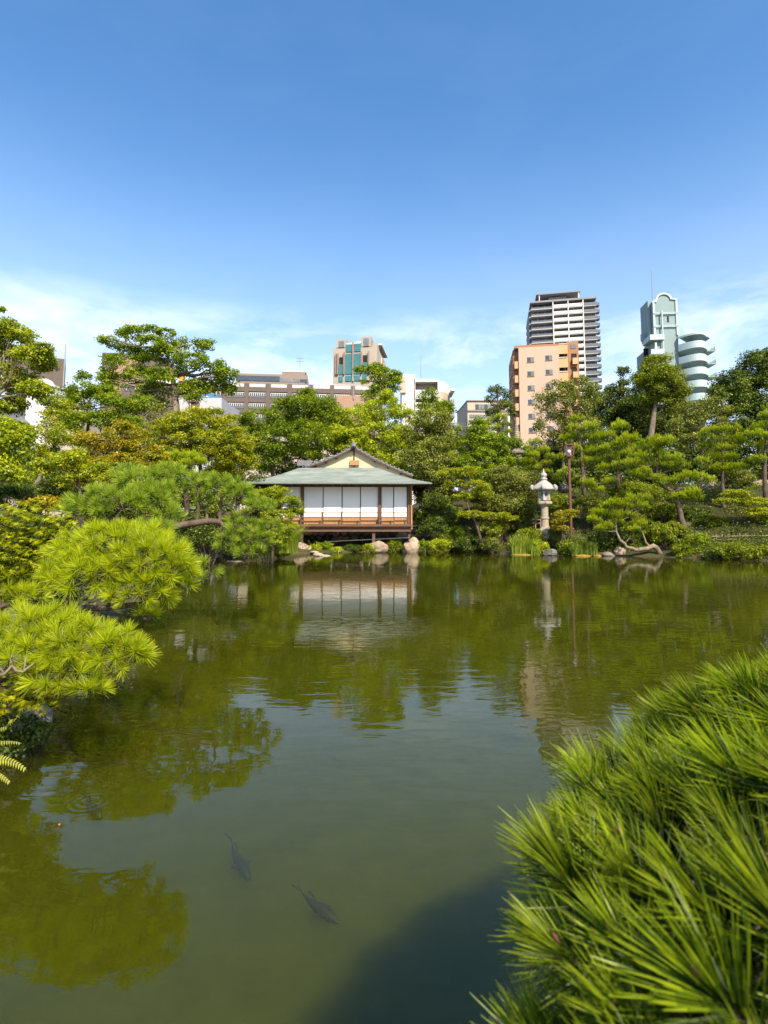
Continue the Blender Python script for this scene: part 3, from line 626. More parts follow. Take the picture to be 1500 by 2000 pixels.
for i in range(5): b.box('louvre', 610, 706, 746 + i * 2.4, 747.6 + i * 2.4, M['screen'], 1.5 + .0, 1.7)
for px in (610, 634, 658, 682, 705): b.box('louvre_post', px - .5, px + .5, 744, 758, M['grey_c'], 1.71, 1.9)
b.antenna(580, 682, 714, 8, True, .10); b.antenna(462, 708, 723, 8, False); b.antenna(614, 735, 757, 3); b.antenna(640, 737, 757, 3)
b.antenna(687, 750, 790, -9.3, False, .15)
b = Bld('tall plain brown brick block behind the tree with the bird', 150, 240, 5)
b.box('wall', 192, 300, 690, None, M['brick'], 0, 16); b.box('light_wall', 211, 262, 700, None, M['brick_l'], -.6, -.01)
for i in range(6): b.box('window', 196, 204, 700 + i * 21, 712 + i * 21, M['glass_l'], -.12, -.01)
for i in range(4):
    b.box('roof_railing', 255 + i * 22, 273 + i * 22, 744, 751, M['white'], -2.2, -2.1)
for i in range(6):
    w_ = b.box('window', 243 + i * 17, 256 + i * 17, 757, 767, M['glass'], -2.1, -2.01); b.box('frame', 246 + i * 17, 247 + i * 17, 758, 766, M['white'], -2.25, -2.11, w_)
b.box('lower_wing', 236, 345, 753, None, M['brick'], -2, -.61)
b = Bld('plain brown brick block at the far left with a thin mast in front', 130, 88, 30)
b.box('wall', 28, 110, 698, None, M['brick'], 0, 10)
for i in range(4): b.box('window', 34, 42, 745 + i * 24, 760 + i * 24, M['glass_l'], -.12, -.01)
b.antenna(109, 672, 780, -1.2, False, .22)

# teal glass tower
b = Bld('beige tower with tall strips of teal glass and square turrets on the roof', 220, 690, -8, 'tower')
b.box('wall', 647, 733, 677, None, M['beige'], .7, 28)
for px0, px1, yt in ((654, 674, 661), (704, 724, 657.5)):
    b.box('turret', px0, px1, yt, 676.8, M['beige'], .5, 7); b.box('turret_window', px0 + 5, px1 - 4, yt + 3.5, 676.5, M['glass_l'], .3, .49)
for px0, px1, yt, yb_ in ((673.5, 686, 671.5, 686), (690.5, 703.5, 670.5, 686)):
    g_ = b.box('teal_glazing', px0, px1, yt, yb_, M['teal'], .35, .699)
    for k in range(1, 4): b.box('mullion', px0, px1, yt + k * 3.6 - .2, yt + k * 3.6 + .2, M['dgrey'], .3, .349, g_)
for px0, px1, yt, yb_ in ((673, 686, 690, 729.5), (690, 703.5, 690, 729.5), (659.5, 668, 710, 730), (707.5, 716.5, 708, 730), (659, 667.5, 733.5, 744), (672.5, 685, 733, 743.5), (690, 702, 732.5, 743.5), (707, 716, 732, 743)):
    g_ = b.box('teal_glazing', px0, px1, yt, yb_, M['teal'], .35, .699)
    for k in range(1, int((yb_ - yt) / 3.6) + 1):
        if yt + k * 3.6 < yb_ - 1: b.box('mullion', px0, px1, yt + k * 3.6 - .2, yt + k * 3.6 + .2, M['dgrey'], .3, .349, g_)
    if px1 - px0 > 11: b.box('mullion', (px0 + px1) / 2 - .25, (px0 + px1) / 2 + .25, yt, yb_, M['dgrey'], .28, .299, g_)
for px0, px1, yt in ((660, 667.5, 696), (708, 716, 694)): b.box('dark_opening', px0, px1, yt, yt + 13.5, M['void'], .45, .698)
for px in (652.5, 656, 669, 686.8, 703.8, 718): b.box('pier', px, px + 2.2, 687 if px > 660 else 689, 730, M['taupe'], -.3, .69)
b.box('centre_pier', 687.2, 689.3, 668, 744, M['beige'], -.1, .68); b.box('red_fin', 687, 688.6, 668, 687, M['red'], -.4, -.11)
b.box('plant_room', 690, 700, 659, 669, M['white'], 5, 9); b.box('parapet', 674, 704, 668, 671, M['white'], 1, 4)
X1 = b.x(733); zt = b.z(673)
mk('side_wall', MB().box(X1 + .01, X1 + .4, .8, 28, -1, b.z(674)), M['cream'], b.root, world=False)  # lighter than the front: sunlight on this side is put into its colour
mk('side_glazing', MB().box(X1 + .41, X1 + .6, 12, 26, b.z(725), b.z(688)), M['glass_l'], b.root, world=False)
for k in range(4): mk('side_fin', MB().box(X1 + .61, X1 + 1.0, 12 + k * 4.2, 12.8 + k * 4.2, b.z(760), b.z(684)), M['red' if k % 2 else 'white'], b.root, world=False)
mk('side_turret', MB().box(X1 - 4, X1 + .2, 5, 11, b.z(677), b.z(664)), M['beige'], b.root, world=False)
mk('roof_canopy', MB().box(X1 - 6, X1 + 1.6, 8, 27, b.z(664), b.z(661.5)), M['white'], b.root, world=False)
for px, yt in ((674, 653), (678, 657), (691, 652), (707, 650), (711, 651)): b.antenna(px, yt, 672, 4, False, .12)

# white apartment block
b = Bld('white and cream apartment block with deep balconies and a tall mast', 120, 838, 0)
b.box('wall', 785, 811, 731, None, M['white'], 0, 12); b.box('side_recess', 781, 793, 737, 768, M['cream'], -.5, -.02)
b.box('recess_wall', 811.01, 858, 742, None, M['cream'], 2.0, 12)
b.box('roof_slab', 811.02, 857, 741, 746.5, M['white'], -.4, 2)
for i in range(5):
    z0 = 762 + i * 24.5; b.box('balcony_parapet', 811.02, 856, z0, z0 + 15, M['white'], -.3, .1); b.box('balcony_slab', 811.02, 856, z0 + 15.1, z0 + 17, M['white'], -.2, 1.99)
    w_ = b.box('balcony_window', 816, 826, z0 - 9, z0 - 3, M['glass_l'], 1.85, 1.98); b.box('frame', 820.6, 821.4, z0 - 9, z0 - 3, M['white'], 1.8, 1.84, w_)
    b.box('balcony_door', 839, 851, z0 - 10, z0, M['apricot'] if i == 0 else M['glass_l'], 1.86, 1.98)
q = MB(); pts = []
for k in range(9):
    a = k / 8; pts.append((b.x(856) + (b.x(886) - b.x(856)) * a, -.4 + 5.5 * a ** 2.2))
pts2 = [(p[0], p[1], -1) for p in pts] + [(b.x(886), 12, -1), (b.x(856), 12, -1)]
mk('curved_wall', MB().prism(pts2, (0, 0, b.z(766) + 1)), M['cream'], b.root, world=False)
mk('curved_top_wall', MB().prism([(p[0], p[1], b.z(765.5)) for p in pts2], (0, 0, b.z(745) - b.z(765.5))), M['white'], b.root, world=False)
b.box('roof_fin', 884, 892, 757, 761, M['white'], 1, 8)
for i in range(5):
    b.box('side_balcony', 885, 891.5, 776 + i * 24, 786 + i * 24, M['grey_c'], 2, 8); b.box('side_balcony_slab', 885, 892, 786.3 + i * 24, 788 + i * 24, M['dgrey'], 1.8, 8.2)
b.antenna(825.5, 684, 741, 4, False, .13); b.box('downpipe', 810.5, 811.8, 735, 880, M['cream'], -.55, -.42)
for px in (786, 789): b.antenna(px, 729, 732, 2)

# far beige office
b = Bld('distant beige office block with a wide dark window band', 175, 955, 2)
b.box('wall', 914, 1000, 783, None, M['cream'], 0, 20); b.box('roof_edge', 913, 1002, 782, 784, M['taupe'], -.4, 20)
b.box('string_course', 913.5, 992, 801, 804, M['taupe'], -.35, -.01)
for i in range(10): b.box('window', 930 + i * 6, 935.2 + i * 6, 790, 799.5, M['glass_l' if i % 3 else 'glass'], -.2, -.01)
for r_ in range(5):
    for i in range(8): b.box('window', 918 + i * 7, 924 + i * 7, 810 + r_ * 12, 816 + r_ * 12, M['glass_l'], -.2, -.01)
b.box('annex', 984, 1006, 816, None, M['white'], -6, -1); b.antenna(937, 770, 783, 3)
# overhead wires between the two blocks
for py, lb in ((825, 'top thin overhead wire crossing the gap between white and beige blocks'), (831, 'middle thin overhead wire crossing the gap between white and beige blocks'), (836, 'lowest thin overhead wire crossing the gap between white and beige blocks')):
    a, c = W(850, py, 100), W(960, py + 1, 100); o = mk('overhead_wire', MB().tube([a, (a + c) / 2 - Vector((0, 0, .15)), c], .025, 4), M['metal'], loc=a); tag(o, lb, 'wire')

# salmon apartment block
b = Bld('salmon coloured apartment block with terracotta corners and small square windows', 113, 1060, -9)
b.box('wall', 1019, 1096, 677, None, M['orange_w'], 0, 14)
b.box('roof_band', 1012, 1096, 671.5, 676.9, M['terra'], .4, 14)
b.box('roof_band_high', 1062, 1100, 668.5, 671.4, M['terra'], 2, 13)
for i in range(8):
    for k, px in enumerate((1035, 1070)):
        y0 = 697 + i * 27.6 - k * 2; 
        w_ = b.box('window', px, px + 13, y0, y0 + 9.2, M['glass'], -.02, .05); b.box('pane', px + 6.6, px + 12.5, y0 + .6, y0 + 8.6, M['glass_l'], -.08, -.021, w_)
        b.box('sill', px - .5, px + 13.5, y0 + 9.3, y0 + 10.3, M['terra'], -.14, -.001, w_)
b.box('left_recess', 1009, 1018.9, 677, None, M['terra'], 1.6, 14)
for i in range(8):
    y0 = 697 + i * 27.6; b.box('corner_balcony', 1011, 1018.6, y0 + 6, y0 + 20, M['apricot'], .3, 1.59)
for i in range(8):
    y0 = 690 + i * 27.6; mk('stair_brace', MB().box(b.x(1009) - .2, b.x(1009) - .02, 3 + 0, 12, b.z(y0 + 2), b.z(y0)), M['white'], b.root, world=False)
b.box('balcony_back', 1096.02, 1113, 672, None, M['void'], 1.5, 12)
for i in range(8):
    y0 = 675 + (26.5 if i else 0) + (i - 1) * 27.4 * (i > 0)
    b.box('balcony_parapet', 1096.1, 1113, y0, y0 + 17.5, M['apricot'], .2, .5); b.box('balcony_rail', 1096.5, 1112.5, y0 - 3, y0 - 1.8, M['white'], .25, .35)
b.box('right_wing', 1113.02, 1135, 667, None, M['terra'], 1, 12)
b.box('wing_top', 1100, 1135, 666, 671, M['terra'], 3, 13)
for i in range(7):
    y0 = 691 + i * 27; b.box('wing_opening', 1121, 1131, y0, y0 + 20, M['void'], .9, .99); b.box('wing_balcony', 1122, 1132, y0 + 10, y0 + 22, M['apricot'], .2, .89)
b.box('wing_window', 1120, 1130, 673, 681, M['glass_l'], .9, .99)

# dark balcony high-rise
b = Bld('tall grey high-rise with stacked white and dark balconies', 250, 1106, -11.6, 'tower')
b.box('wall', 1048, 1170, 590, None, M['grey_c'], 2.4, 28)
b.box('roof_slab', 1046, 1171, 585, 588.5, M['grey_c'], -.6, 28)
b.box('penthouse', 1084, 1118, 571, 584.8, M['grey_c'], 5, 16); b.box('penthouse_roof', 1059, 1143, 566.5, 569, M['grey_c'], 2, 26)
b.box('penthouse_dark', 1066, 1140, 570, 584.7, M['taupe'], 16.1, 22)
for px in (1064, 1139): b.box('roof_column', px, px + 1.6, 569.2, 584.8, M['white'], 2.3, 3)
pitch = 13.15; nfl = 22; dz = -(b.z(600) - b.z(600 + pitch))
def col(name, x0, x1, yt, yb_, m, y0, y1, child=None):
    o = b.box(name, x0, x1, yt, yb_, m, y0, y1)
    if child: 
        for c in child: b.box(*c, o)
    return rep(o, [(0, 0, dz * i) for i in range(1, nfl)])
col('floor_slab', 1047, 1171, 600.2, 601.8, M['screen'], -.2, 2.39)
col('dark_balcony', 1048, 1088, 597, 600, M['dgrey'], -.15, .0, [('balcony_glazing', 1051, 1086, 590.5, 599, M['glass'], 2.2, 2.38), ('glazing_bar', 1060, 1061, 591, 599, M['screen'], 2.1, 2.19), ('glazing_bar', 1074, 1075, 591, 599, M['screen'], 2.1, 2.19)])
for x0, x1 in ((1090.5, 1116.5), (1119, 1144.5)):
    col('white_balcony', x0, x1, 594.5, 600.1, M['white'], -.3, -.1, [('balcony_window', x0 + 9, x1 - 8, 590, 594.4, M['glass'], 2.2, 2.38), ('balcony_window', x0 + 1, x0 + 7, 590, 594.4, M['glass_l'], 2.2, 2.38)])
col('glass_balcony', 1147, 1171.5, 594.8, 600, M['dgrey'], -.3, -.15, [('balcony_window', 1150, 1160, 590.5, 599, M['glass_l'], 2.2, 2.38), ('balcony_window', 1162, 1168, 590.5, 599, M['glass'], 2.2, 2.38)])
xe = b.x(1171.5); o_ = mk('side_balcony', MB().box(xe, xe + 1.2, 0, 3.2, b.z(601.5), b.z(595.5)), M['dgrey'], b.root, world=False); rep(o_, [(0, 0, dz * i) for i in range(1, nfl)])
for px in (1088.5, 1117, 1145): b.box('fin', px, px + 1.8, 588.6, None, M['white'], -.5, 2.38)
xw = b.x(1047); o_ = mk('side_slab', MB().box(xw - .8, xw - .05, 1, 27, b.z(601.8), b.z(600.2)), M['screen'], b.root, world=False); rep(o_, [(0, 0, dz * i) for i in range(1, nfl)])
o_ = mk('side_railing', MB().box(xw - .78, xw - .7, 1, 27, b.z(600), b.z(596)), M['dgrey'], b.root, world=False); rep(o_, [(0, 0, dz * i) for i in range(1, nfl)])

# mint round tower
b = Bld('mint green apartment tower with curved balconies and an arched lift shaft', 128, 1330, -6, 'tower')
def arch(cx, hw, ybase, ytop, n=12):
    return [(b.x(cx + hw * math.cos(math.pi * k / n)), b.z(ybase) + (b.z(ytop) - b.z(ybase)) * math.sin(math.pi * k / n)) for k in range(n + 1)]
out_ = [(b.x(1336), -1), (b.x(1336), b.z(584))] + arch(1311.5, 14, 584, 573) + [(b.x(1289), b.z(588)), (b.x(1289), -1)]
mk('lift_shaft', MB().prism([(x, 0, z) for x, z in out_], (0, 6, 0)), M['mint'], b.root, world=False)
o2 = [(b.x(1336.5), b.z(583.5))] + arch(1311.5, 15.5, 583.5, 571.5) + [(b.x(1288.5), b.z(587)), (b.x(1288.5), b.z(589.5)), (b.x(1297.5), b.z(589.5))] + arch(1311.5, 12.2, 585, 575)[::-1] + [(b.x(1336.5), b.z(587))]
mk('arched_trim', MB().prism([(x, -.3, z) for x, z in o2], (0, .29, 0)), M['mint_l'], b.root, world=False)
for px in (1289.5, 1333): b.box('corner_trim', px, px + 3.6, 588, 655, M['mint_l'], -.31, -.01)
for py in (610.5, 612.8, 635.5, 637.8): b.box('string_course', 1289, 1336.5, py, py + 1.1, M['mint_l'], -.42, -.32)
b.box('side_finial', 1284, 1288.3, 582, 655, M['mint'], 1, 6); b.box('finial_cap', 1330, 1334, 577, 583.4, M['mint_l'], 2, 5)
b.box('slot_window', 1316.5, 1320, 617.5, 629, M['void'], -.04, .0)
b.box('pipe', 1304, 1305.6, 608, 760, M['mint_l'], -.9, -.5)
b.box('lower_core', 1296, 1392, 664, None, M['mint'], 3.8, 14)
b.box('left_slab', 1279, 1306, 655, 665, M['mint_l'], -1.2, 3.79); b.box('left_notch', 1276, 1290, 641, 655, M['mint'], 3, 4)
for i in range(4):
    y0 = 684 + i * 25; b.box('left_balcony', 1279 - i * 2, 1304, y0, y0 + 10, M['mint_l'], -1.5, -1.2); b.box('left_column', 1289, 1292, y0 - 14, y0, M['white'], -.9, -.5)
    b.box('left_recess', 1280, 1303, y0 - 14, y0 + 20, M['void'], 3.6, 3.79)
rp_ = MB()
zr = b.z(662); pk = (b.x(1343), -.5, b.z(642))
arc = [(b.x(1332) + (b.x(1384) - b.x(1332)) * t, -4.0 * math.sin(math.pi * (.08 + .80 * t)), zr) for t in [k / 14 for k in range(15)]] + [(b.x(1398), .5, zr), (b.x(1398), 8, zr)]
for p, q in zip(arc, arc[1:]): rp_.poly([p, q, pk])
rp_.poly([arc[0], pk, arc[-1]]); mk('roof', rp_, M['mint_l'], b.root, world=False)
def band(y0, y1, grow=0.0, th=.25):
    q = MB(); o_ = [(p[0], p[1] * (1 + grow)) for p in arc[:15]]
    for p, r in zip(o_, o_[1:]): q.prism([(p[0], p[1], b.z(y1)), (r[0], r[1], b.z(y1)), (r[0], r[1], b.z(y0)), (p[0], p[1], b.z(y0))], (0, th, 0))
    return q
mk('eave_band', band(661, 664.5, .04), M['mint_l'], b.root, world=False)
for i in range(6):
    y0 = 676 + i * 24.8
    o_ = mk('curved_balcony', band(y0, y0 + 13), M['mint_l'], b.root, world=False)
    sl_ = MB().poly([(p[0], p[1] * .98, b.z(y0 + 13.2)) for p in arc[:15]] + [(b.x(1392), 3.7, b.z(y0 + 13.2)), (b.x(1332), 3.7, b.z(y0 + 13.2))]); mk('balcony_slab', sl_, M['mint_l'], o_, world=False)
    bars = MB()
    for k in range(9): xx = b.x(1384.5 + k * 1.8); bars.box(xx - .04, xx + .04, -1.5, -1.42, b.z(y0 + 13), b.z(y0 + 1.5))
    bars.box(b.x(1384), b.x(1400), -1.55, -1.4, b.z(y0 + 1.5), b.z(y0 + .7)).box(b.x(1384), b.x(1400), -1.3, 5, b.z(y0 + 15), b.z(y0 + 13)); bars.box(b.x(1399.3), b.x(1400), -1.5, 5, b.z(y0 + 13), b.z(y0 + 6))
    mk('balcony_railing', bars, M['mint_l'], o_, world=False)
    w_ = b.box('window', 1361, 1378, y0 - 6, y0 + 3, M['glass_l'], 3.6, 3.79); b.box('curtain', 1363, 1369, y0 - 5.5, y0 + 2, M['apricot'], 3.5, 3.59, w_)
    b.box('small_window', 1333, 1336.5, y0 - 4, y0, M['void'], 3.6, 3.79)
    b.box('column', 1389.5, 1392, y0 - 12, y0 + 12, M['mint_l'], 1.0, 1.6)
b.antenna(1300.5, 513, 578, 3, False, .16); b.antenna(1326, 559, 580, 3, True, .08)

# small things glimpsed through the left trees
b = Bld('white gabled house wall seen through the left trees', 62, 75, 0, 'house', 'house')
b.box('wall', 44, 100, 752, None, M['white'], 0, 8)
mk('curved_gable', MB().prism([(b.x(78 + 22 * math.cos(math.pi * k / 10)), -.2, b.z(758) + 1.1 * math.sin(math.pi * k / 10)) for k in range(11)] + [(b.x(56), -.2, b.z(775)), (b.x(100), -.2, b.z(775))], (0, .19, 0)), M['white'], b.root, world=False)
b.box('lower_wall', 95, 165, 800, None, M['cream'], -1, 6)
b.box('window', 87, 89, 755, 762, M['glass'], -.3, -.21)
mk('side_roof', MB().prism([(b.x(-10), -2, b.z(812)), (b.x(30), -2, b.z(805)), (b.x(55), -2, b.z(828)), (b.x(-10), -2, b.z(835))], (0, 5, 0)), M['tile'], b.root, world=False)
b = Bld('old house with a pale green copper roof under the left maples', 34, 120, 0, 'house', 'house')
b.box('wall', 20, 170, 905, None, M['cream'], 0, 6); b.box('window', 115, 140, 925, 955, M['wood_d'], -.1, -.01); b.box('window', 60, 80, 915, 950, M['wood_d'], -.1, -.01)
mk('roof', MB().prism([(b.x(60), -1.2, b.z(865)), (b.x(170), -1.2, b.z(897)), (b.x(175), -1.2, b.z(903)), (b.x(10), -1.2, b.z(900))], (0, 8, 0)), M['copper'], b.root, world=False)
b = Bld('pale hall with a low blue glass dome behind the big left tree', 90, 385, 0, 'building')
b.box('wall', 338, 430, 777, None, M['screen'], 0, 12)
dm = MB().lathe((b.x(384), 4, b.z(775)), [(3.0, 0), (2.7, .6), (2.0, 1.1), (.9, 1.45), (.05, 1.55)], 20); mk('dome', dm, mat('blue dome glass', (.06, .16, .24), .3, .2), b.root, world=False, smooth=True)
b.box('orange_sign', 345, 354, 733, 745, mat('orange panel', (.75, .28, .04), .6), -.3, 0.3); b.box('sign_post', 348, 352, 745.2, 774, M['white'], -.2, .2)
b = Bld('low garden building with a grey tiled roof behind the pines', 44, 1070, 0, 'house', 'house')
b.box('wall', 1022, 1200, 878, None, M['wood_d'], 0, 5); mk('roof', MB().prism([(b.x(1018), -.8, b.z(876)), (b.x(1018), 3, b.z(866)), (b.x(1018), 3, b.z(868)), (b.x(1018), -.8, b.z(879))], (b.x(1205) - b.x(1018), 0, 0)), M['tile'], b.root, world=False)
# fill town buildings, hidden lower parts only seen through gaps
b = Bld('plain cream house front just behind the middle trees', 70, 640, 0, 'house', 'house')
b.box('wall', 470, 760, 850, None, M['cream'], 0, 8); 
for i in range(6): b.box('window', 480 + i * 45, 500 + i * 45, 846, 862, M['glass_l'], -.1, -.01)
# ------------------------------------------------------------------ plants
def npw(p): return np.array([p.x, p.y, p.z])
def limb_path(a, b, n=5, wob=.12, sag=0.0):
    a, b = Vector(a), Vector(b); L_ = (b - a).length; pts = []
    for i in range(n + 1):
        t = i / n; p = a.lerp(b, t); k = math.sin(math.pi * t) * wob * L_
        pts.append(p + Vector((random.uniform(-1, 1) * k, random.uniform(-1, 1) * k, random.uniform(-.5, .5) * k + sag * math.sin(math.pi * t))))
    return pts
def tree(label, cat, d, crowns, trunk, leaf='green', lsize=.12, cl=.6, dens=1.0, fill=1.0, flat=.75, bark='bark', name='tree', limbs=8, r0=.16, ddepth=.9, group=None, tips=0, core=True):
    """crowns: (px,py,rx,ry) ellipses of the photo; trunk: photo points from foot to top"""
    base = W(trunk[0][0], trunk[0][1], d); root = thing(name, base, label, cat, group); off = npw(base)
    Cs = []; Rs = []
    for c in crowns:
        px, py, rx, ry = c[:4]; dd = d + (c[4] if len(c) > 4 else 0); s = dd / F
        a, b_ = crown_clumps(npw(W(px, py, dd)), (rx * s, rx * s * ddepth, ry * s), min(cl, ry * s * .8, rx * s * .8), fill); Cs.append(a); Rs.append(b_)
    Cs = np.concatenate(Cs); Rs = np.concatenate(Rs)
    P, T = clump_leaves(Cs - off, Rs, lsize, dens, flat=flat)
    if tips:
        extra = Cs + nrm(Cs - Cs.mean(0)) * Rs[:, None] * 1.0 + rng.normal(size=Cs.shape) * .15
        sel = rng.random(len(extra)) < tips; P2, T2 = clump_leaves(extra[sel] - off, Rs[sel] * .45, lsize, dens * .8); P = np.concatenate([P, P2]); T = np.concatenate([T, T2])
    link('crown', quadmesh('crown', P, T, M[leaf]), root)
    tp = [W(p[0], p[1], d + (p[2] if len(p) > 2 else 0)) for p in trunk]; q = MB(); n = len(tp)
    path = []
    for a, c in zip(tp, tp[1:]):
        for t in (0, .5): path.append(a.lerp(c, t) + Vector((random.uniform(-.04, .04),) * 3))
    path.append(tp[-1]); path[0] = path[0] - Vector((0, 0, .4))
    rr = [r0 * (1 - .75 * i / (len(path) - 1)) for i in range(len(path))]; rr[0] *= 1.35
    q.tube(path, rr, 9); mk('trunk', q, M[bark], root, smooth=True)
    if limbs:
        q = MB(); idx = rng.permutation(len(Cs))[:limbs * 2 + 6]
        for k, i in enumerate(idx):
            tgt = Vector(Cs[i]); best = min(range(len(path) // 3, len(path)), key=lambda j: (path[j] - tgt).length + (2.0 if path[j].z > tgt.z else 0))
            r1 = rr[best] * .55; pth = limb_path(path[best], tgt, 4, .10); q.tube(pth, [r1 * (1 - .8 * t / 4) for t in range(5)], 5)
        mk('limbs', q, M[bark], root, smooth=True)
    return root
def shrub(label, px, py, rx, ry, d, leaf='azalea', lsize=.06, cl=.22, dens=1.1, name='shrub', cat='shrub', flat=.8, extra=(), dome=True, fill=1.3):
    base = W(px, py + ry, d); base.z = max(-.1, min(base.z, gz(base.x, base.y))); root = thing(name, base, label, cat); off = npw(base); s = d / F
    Cs = []; Rs = []
    for c in ((px, py, rx, ry),) + tuple(extra):
        a, b_ = crown_clumps(npw(W(c[0], c[1], d)), (c[2] * s, c[2] * s * .8, c[3] * s), min(cl, c[3] * s * .6), fill, .5); Cs.append(a); Rs.append(b_)
    P, T = clump_leaves(np.concatenate(Cs) - off, np.concatenate(Rs), lsize, dens, flat=flat); link('foliage', quadmesh('foliage', P, T, M[leaf]), root)
    q = MB(); c = W(px, py, d)
    for k in range(5):
        e_ = Vector((c.x + random.uniform(-.6, .6) * rx * s, c.y + random.uniform(-.4, .4) * rx * s, c.z)); q.tube(limb_path(base - Vector((0, 0, .15)), e_, 3, .08), [.03, .025, .018, .01], 5)
    mk('stems', q, M['bark'], root); return root

# pine pads: shared meshes, needle tufts over a flattened cushion
def needle_tris(C, D, Ln, wdt, spread, n):
    """tufts at C pointing along D: n needles each; returns kites (.,3,3)"""
    k = len(C); Cn = np.repeat(C, n, 0); Dn = np.repeat(D, n, 0); r = nrm(rng.normal(size=(k * n, 3)))
    dirs = nrm(Dn + r * rng.uniform(.15, 1, (k * n, 1)) * spread); side = nrm(np.cross(dirs, rng.normal(size=(k * n, 3))))
    l_ = Ln * rng.uniform(.75, 1.15, (k * n, 1)); s0 = Cn + r * .012
    return np.stack([s0 - side * wdt * .5, s0 + side * wdt * .5, s0 + dirs * l_], 1)
def pad_mesh(seed, nt=300, r=1.0, h=.34, Ln=.15, wd=.024, nn=10, m='pine'):
    d = nrm(rng.normal(size=(nt, 3)) + np.array([0, 0, .55])); lob = 1 + .22 * np.sin(np.arctan2(d[:, 1], d[:, 0]) * 3 + seed) + .12 * np.sin(np.arctan2(d[:, 1], d[:, 0]) * 7 + seed * 2)
    c = d * np.array([r, r, h]) * (lob[:, None] * rng.uniform(.62, 1.0, (nt, 1))); c[:, 2] = np.where(c[:, 2] < 0, c[:, 2] * .45, c[:, 2]) + .07 * np.sin(c[:, 0] * 7 + seed) + .06 * np.sin(c[:, 1] * 8)
    up = nrm(d * np.array([.7, .7, .5]) + np.array([0, 0, .9])); P = needle_tris(c, up, Ln, wd, .95, nn)
    T = np.repeat(.08 + .65 * np.clip(c[:, 2] / h * 1.6 + .2, 0, 1) + rng.normal(size=nt) * .14, nn) + rng.normal(size=nt * nn) * .08  # tint drops towards the underside: shade beneath the pad put into needle colour
    return quadmesh('needle_pad', P, T, M[m], 3)
PADS = [pad_mesh(i) for i in range(5)]
def pine(label, d, trunk, pads, name='pine_tree', cat='pine', r0=.13, bark='bark', mats=None, group=None):
    """pads: (px,py,half-width px, half-height px[, depth offset])"""
    base = W(trunk[0][0], trunk[0][1], d); root = thing(name, base, label, cat, group)
    tp = [W(p[0], p[1], d + (p[2] if len(p) > 2 else 0)) for p in trunk]; path = []
    for a, c in zip(tp, tp[1:]):
        for t in (0, .5): path.append(a.lerp(c, t) + Vector((random.uniform(-.05, .05), random.uniform(-.05, .05), 0)))
    path.append(tp[-1]); path[0] -= Vector((0, 0, .3)); rr = [r0 * (1 - .7 * i / (len(path) - 1)) for i in range(len(path))]
    q = MB(); q.tube(path, rr, 9); mk('trunk', q, M[bark], root, smooth=True)
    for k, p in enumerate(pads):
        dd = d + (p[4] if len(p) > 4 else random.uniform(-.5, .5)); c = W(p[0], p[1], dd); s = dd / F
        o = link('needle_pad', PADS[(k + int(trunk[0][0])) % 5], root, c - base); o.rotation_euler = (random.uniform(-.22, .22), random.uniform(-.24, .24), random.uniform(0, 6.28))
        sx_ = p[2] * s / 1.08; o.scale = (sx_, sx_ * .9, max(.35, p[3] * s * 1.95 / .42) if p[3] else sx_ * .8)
        tgt = c - Vector((0, 0, p[3] * s * .3)); j = min(range(1, len(path)), key=lambda j: (path[j] - tgt).length + (1.0 if path[j].z > tgt.z + .1 else 0))
        mk('branch', MB().tube(limb_path(path[j], tgt, 4, .09), [rr[j] * .5, rr[j] * .42, rr[j] * .32, rr[j] * .22, .012], 6), M[bark], root, smooth=True)
    return root

# ---- background trees, back to front
T = tree
T('tall open crowned tree left, with layered branches and a white bird on its top', 'tree', 38,
  [(215,668,23,13),(238,652,15,12,1),(272,650,32,16),(300,645,21,12),(330,652,17,14),(352,668,21,16,1),(300,672,36,17,-1),(392,680,23,16),(408,672,12,14),(250,690,36,21,1),(330,697,41,20),(375,705,36,18,-1),(428,718,23,16),(440,733,28,18),(420,745,36,21,1),(225,706,28,16,-1),(285,712,36,21,1),(222,746,30,20),(262,735,23,16),(310,737,32,20,-1),(350,728,21,16,1),(385,765,36,23),(448,765,19,21,1),(300,775,43,29,1),(205,730,21,13)],
  [(344,905),(343,815),(342,770),(338,735),(330,700),(322,665)], 'green', .17, .62, .9, 1.1, .55, 'bark_l', limbs=22, r0=.30)
T('yellow-green tree at the left frame edge with pale bare inner branches', 'tree', 17,
  [(-60,640,60,28),(10,640,34,20),(40,655,34,18),(85,680,22,12,-.4),(-30,690,70,40,.6),(60,700,42,26),(90,715,20,24,.3),(20,740,50,30,.5),(70,760,34,18),(-40,770,50,50,.6),(20,790,34,20,.5),(4,604,8,6)],
  [(-60,960),(-62,850),(-30,790),(10,760)], 'lime', .085, .36, 1.1, 1.5, .6, 'bark_l', limbs=14, r0=.16)
T('mid green layered tree between the left edge tree and the bird tree', 'tree', 30,
  [(165,760,34,16),(190,775,42,24,.8),(150,790,34,22),(225,790,42,26),(130,775,20,20,.5),(165,735,18,12),(270,790,34,20,1),(118,812,34,18),(150,826,40,20,-1),(95,785,24,14,-1),(205,822,40,20),(250,825,36,18)],
  [(170,930),(172,850),(170,800)], 'green', .13, .5, .9, 1.1, .6, limbs=10)
T('sparse grey twigged green tree beneath the bird tree', 'tree', 33, [(270,800,50,24),(225,822,40,20),(320,812,32,20)], [(262,940),(262,860),(265,815)], 'olive', .13, .5, .55, .9, .7, 'bark_l', limbs=16)
